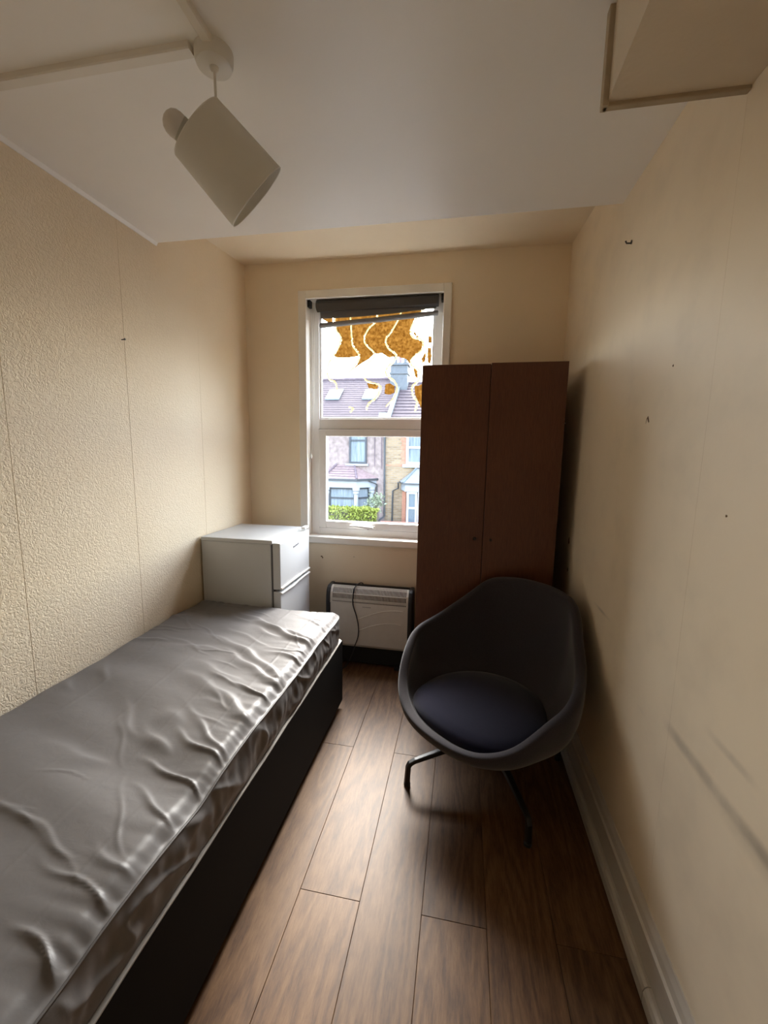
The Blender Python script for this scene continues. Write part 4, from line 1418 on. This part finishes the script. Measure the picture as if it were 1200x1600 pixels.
MB().tube([(-4.85, 21.5, -0.03), (-4.52, 21.7, -0.18), (-4.49, 21.93, -0.25), (-4.49, 21.93, -0.95)], 0.035, 8).build('rain_pipe', M['pipe_dark'], h1)
MB().tube([(-4.65, 21.95, 2.7), (-4.63, 21.95, 0.74)], 0.022, 8).build('cable_pipe', M['ridge_tile'], h1)
MB().tube([(-4.28, 21.95, 2.7), (-4.25, 21.95, 0.62)], 0.022, 8).build('cable_pipe', M['ridge_tile'], h1)
MB().tube([(-4.10, 21.9, 2.85), (-4.05, 21.9, -1.95), (-4.35, 21.7, -2.15)], 0.05, 8).build('drain_pipe', M['pipe_dark'], h1)

# --- right house, yellow brick
h2 = thing('terraced_house', 'yellow brick terraced house with red brick trim and white windows', 'house', (-1.0, HF, GZ))
B(-4.055, 4.5, HF, HF + 8, GZ, EAVE).build('wall', M['yellow_brick'], h2)
RID2 = 5.62
rf2 = MB().prism([(HF - 0.35, EAVE - 0.05), (26.0, RID2), (30.2, EAVE - 0.05), (30.2, EAVE - 0.2), (26.0, RID2 - 0.16), (HF - 0.35, EAVE - 0.2)], 'x', -4.03, 4.5).build('roof', M['roof_brown'], h2)
sl2 = (RID2 - EAVE + 0.05) / (26.0 - HF + 0.35)
cs = MB()
y = HF - 0.35
while y < 25.9:
    y2 = min(y + 0.33, 26.0)
    za = EAVE - 0.05 + sl2 * (y - HF + 0.35)
    zb_ = EAVE - 0.05 + sl2 * (y2 - HF + 0.35)
    cs.add([(-3.85, y, za + 0.06), (4.5, y, za + 0.06), (4.5, y2, zb_ + 0.012), (-3.85, y2, zb_ + 0.012), (-3.85, y, za), (4.5, y, za)], [(0, 1, 2, 3), (4, 5, 1, 0)])
    y += 0.33
t_ = kid(cs, 'tile_courses', M['roof_brown'], rf2)
t_['kind'] = 'stuff'
vg = MB().bar([(-3.95, HF - 0.3, EAVE + 0.06), (-3.95, 26.0, RID2 + 0.12)], 0.22, 0.16)
kid(vg, 'verge', M['lead'], rf2)
kid(MB().tube([(-4.0, 26.0, RID2 + 0.02), (4.5, 26.0, RID2 + 0.02)], 0.10, 10), 'ridge_tiles', M['ridge_tile'], rf2)
B(-4.38, -4.0, HF - 0.36, HF + 0.2, EAVE - 0.2, EAVE + 0.55).build('parapet_end', M['ext_white'], h2)
st = B(-4.45, -3.42, 25.2, 26.1, 4.6, 6.55).build('chimney_stack', M['chimney'], h2)
kid(B(-4.52, -3.35, 25.12, 26.18, 6.55, 6.68), 'corbel', M['chimney'], st)
kid(B(-4.50, -3.37, 25.15, 26.15, 6.05, 6.15), 'corbel', M['chimney'], st)
for k in range(3):
    kid(MB().lathe([(0, 0.13), (0.04, 0.14), (0.06, 0.11), (0.42, 0.10), (0.44, 0.13), (0.50, 0.12)], (-4.22 + 0.30 * k, 25.65, 6.68), (0, 0, 1), 14, True), 'chimney_pot', M['bay_tile'] if k == 1 else M['chimney'], st, smooth=True)
B(-4.0, 4.5, HF - 0.42, HF - 0.30, EAVE - 0.18, EAVE - 0.06).build('gutter', M['pipe_dark'], h2)
# red brick jambs, window by window
for (a, b) in ((-3.24, -2.94), (-1.84, -1.54)):
    for k in range(10):
        z = 0.84 + 0.2 * k
        ins = 0.07 if k % 2 else 0.0
        B(a + (ins if a < -2.5 else 0), b - (ins if a > -2.5 else 0), HF - 0.03, HF, z + 0.005, z + 0.195).build('quoin_brick', M['red_brick'], h2)
B(-4.0, -3.1, HF - 0.025, HF, 0.76, 0.83).build('string_course', M['red_brick'], h2)
ext_window(h2, -2.94, -1.84, 0.86, 2.6, HF - 0.09, M['ext_frame_white'], 0.13, bars_z=(1.74,))
B(-3.12, -1.7, HF - 0.16, HF, 0.70, 0.86).build('window_sill', M['ext_white'], h2)
fa2, fb2, ca2, cb2 = -2.72, -1.2, -3.08, -0.5
MB().prism([(ca2, HF), (fa2, YBAY), (fb2, YBAY), (cb2, HF)], 'z', GZ, -2.25).build('bay_base', M['red_brick'], h2)
MB().prism([(ca2 - 0.1, HF), (fa2 - 0.10, YBAY - 0.08), (fb2 + 0.06, YBAY - 0.08), (cb2 + 0.1, HF)], 'z', -0.48, -0.05).build('bay_entablature', M['ext_white'], h2)
br2 = MB().add([(ca2 - 0.2, HF, -0.05), (fa2 - 0.2, YBAY - 0.2, -0.05), (fb2 + 0.2, YBAY - 0.2, -0.05), (cb2 + 0.2, HF, -0.05), (-2.35, HF, 0.70), (-1.6, HF, 0.70)],
               [(0, 1, 4), (1, 2, 5, 4), (2, 3, 5), (0, 4, 5, 3), (0, 3, 2, 1)]).build('bay_roof', M['slate'], h2)
kid(MB().tube([(fa2 - 0.2, YBAY - 0.2, -0.03), (-2.35, HF - 0.02, 0.72)], 0.05, 8), 'hip_tiles', M['lead'], br2)
MB().prism([(ca2 - 0.22, HF), (fa2 - 0.22, YBAY - 0.22), (fb2 + 0.22, YBAY - 0.22), (cb2 + 0.22, HF)], 'z', -0.10, -0.04).build('bay_gutter', M['pipe_dark'], h2)
B(ca2 + 0.0, ca2 + 0.2, HF - 0.25, HF, -2.25, -0.55).build('bay_jamb', M['red_brick'], h2)
ext_window(h2, fa2 - 0.02, fa2 + 0.52, -2.25, -0.50, YBAY + 0.06, M['ext_frame_white'], 0.10, bars_z=(-1.32,), curtain=False)
ext_window(h2, fa2 + 0.56, fb2, -2.25, -0.50, YBAY + 0.06, M['ext_frame_white'], 0.10, bars_z=(-1.32,), curtain=True)
MB().tube([(-3.27, 21.5, -0.07), (-3.29, 21.75, -0.38), (-3.62, 21.93, -0.55), (-3.63, 21.93, -2.4)], 0.04, 8).build('rain_pipe', M['pipe_dark'], h2)


# --- hedge, shrub, front wall, bin, wires
def leafy(name, n, fn, size, m, seed, par):
    rn = random.Random(seed)
    mb_ = MB()
    for _ in range(n):
        c = Vector(fn(rn))
        a = Vector((rn.gauss(0, 1), rn.gauss(0, 1), rn.gauss(0, 1))).normalized()
        b = a.orthogonal().normalized()
        b = (b * math.cos(rn.random() * 6.28) + a.cross(b) * math.sin(rn.random() * 6.28))
        s = size * rn.uniform(0.6, 1.3)
        e = a.cross(b).normalized()
        mb_.add([c - b * s, c + e * s * 0.45, c + b * s, c - e * s * 0.45], [(0, 1, 2, 3)])
    return mb_.build(name, m, par, recalc=False)


hd = thing('hedge', 'clipped yellow-green hedge in front of the pebbledashed house', 'hedge', (-6.0, 18.6, GZ))


def hpt(rn):
    x = rn.uniform(-8.6, -3.74)
    top = -1.16 + 0.10 * noise.noise(Vector((x * 1.7, 0, 2)))
    f_ = rn.random()
    if f_ < 0.6:
        return (x, 18.35 + rn.uniform(-0.08, 0.08), rn.uniform(GZ + 0.2, top))
    return (x, rn.uniform(18.3, 19.0), top + rn.uniform(-0.08, 0.08))


B(-8.6, -3.78, 18.42, 18.98, GZ + 0.1, -1.26).build('twig_core', M['twig'], hd)
lf = leafy('leaves', 6500, hpt, 0.085, M['hedge'], 3, hd)
lf['kind'] = 'stuff'
sb = thing('shrub', 'small pale shrub with thin stem between hedge and drain pipe', 'shrub', (-4.22, 20.4, GZ + 0.1))
MB().tube([(-4.22, 20.4, GZ + 0.1), (-4.20, 20.4, -1.6), (-4.24, 20.4, -1.1)], 0.03, 8).build('stem', M['twig'], sb)
lf = leafy('leaves', 420, lambda rn: (-4.22 + rn.gauss(0, 0.20), 20.4 + rn.gauss(0, 0.18), -0.98 + rn.gauss(0, 0.18)), 0.075, M['shrub'], 8, sb)
lf['kind'] = 'stuff'
gw = thing('garden_wall', 'low red brick front wall with a pale capping', 'wall', (-2.6, 19.3, GZ + 0.1))
B(-3.72, 3.0, 19.25, 19.45, GZ + 0.1, -1.90).build('brickwork', M['bin_red'], gw)
B(-3.75, 3.0, 19.21, 19.49, -1.90, -1.80).build('capping', M['bin_red'], gw)
bn = thing('wheelie_bin', 'green wheelie bin beside the hedge', 'bin', (-3.45, 18.9, GZ + 0.1))
MB().prism([(-3.68, 18.70), (-3.15, 18.70), (-3.15, 19.15), (-3.68, 19.15)], 'z', GZ + 0.1, -1.88).build('bin_body', M['bin_green'], bn, bevel=0.03)
MB().prism([(-3.71, 18.66), (-3.12, 18.66), (-3.12, 19.18), (-3.71, 19.18)], 'z', -1.88, -1.82).build('bin_lid', M['bin_green'], bn, bevel=0.02)


def wire(a, b, sag):
    a, b = Vector(a), Vector(b)
    return [a.lerp(b, k / 16) - Vector((0, 0, sag * 4 * (k / 16) * (1 - k / 16))) for k in range(17)]


tag(MB().tube(wire((-11.0, 21.9, 7.0), (-4.0, 3.2, 4.35), 0.15), 0.012, 6).build('overhead_wire', M['wire']), 'upper one of two thin wires crossing the sky', 'wire', 'wires over the street')
tag(MB().tube(wire((-9.5, 21.6, 2.9), (-3.0, 3.2, 4.35), 0.15), 0.012, 6).build('overhead_wire', M['wire']), 'lower one of two thin wires crossing the sky', 'wire', 'wires over the street')
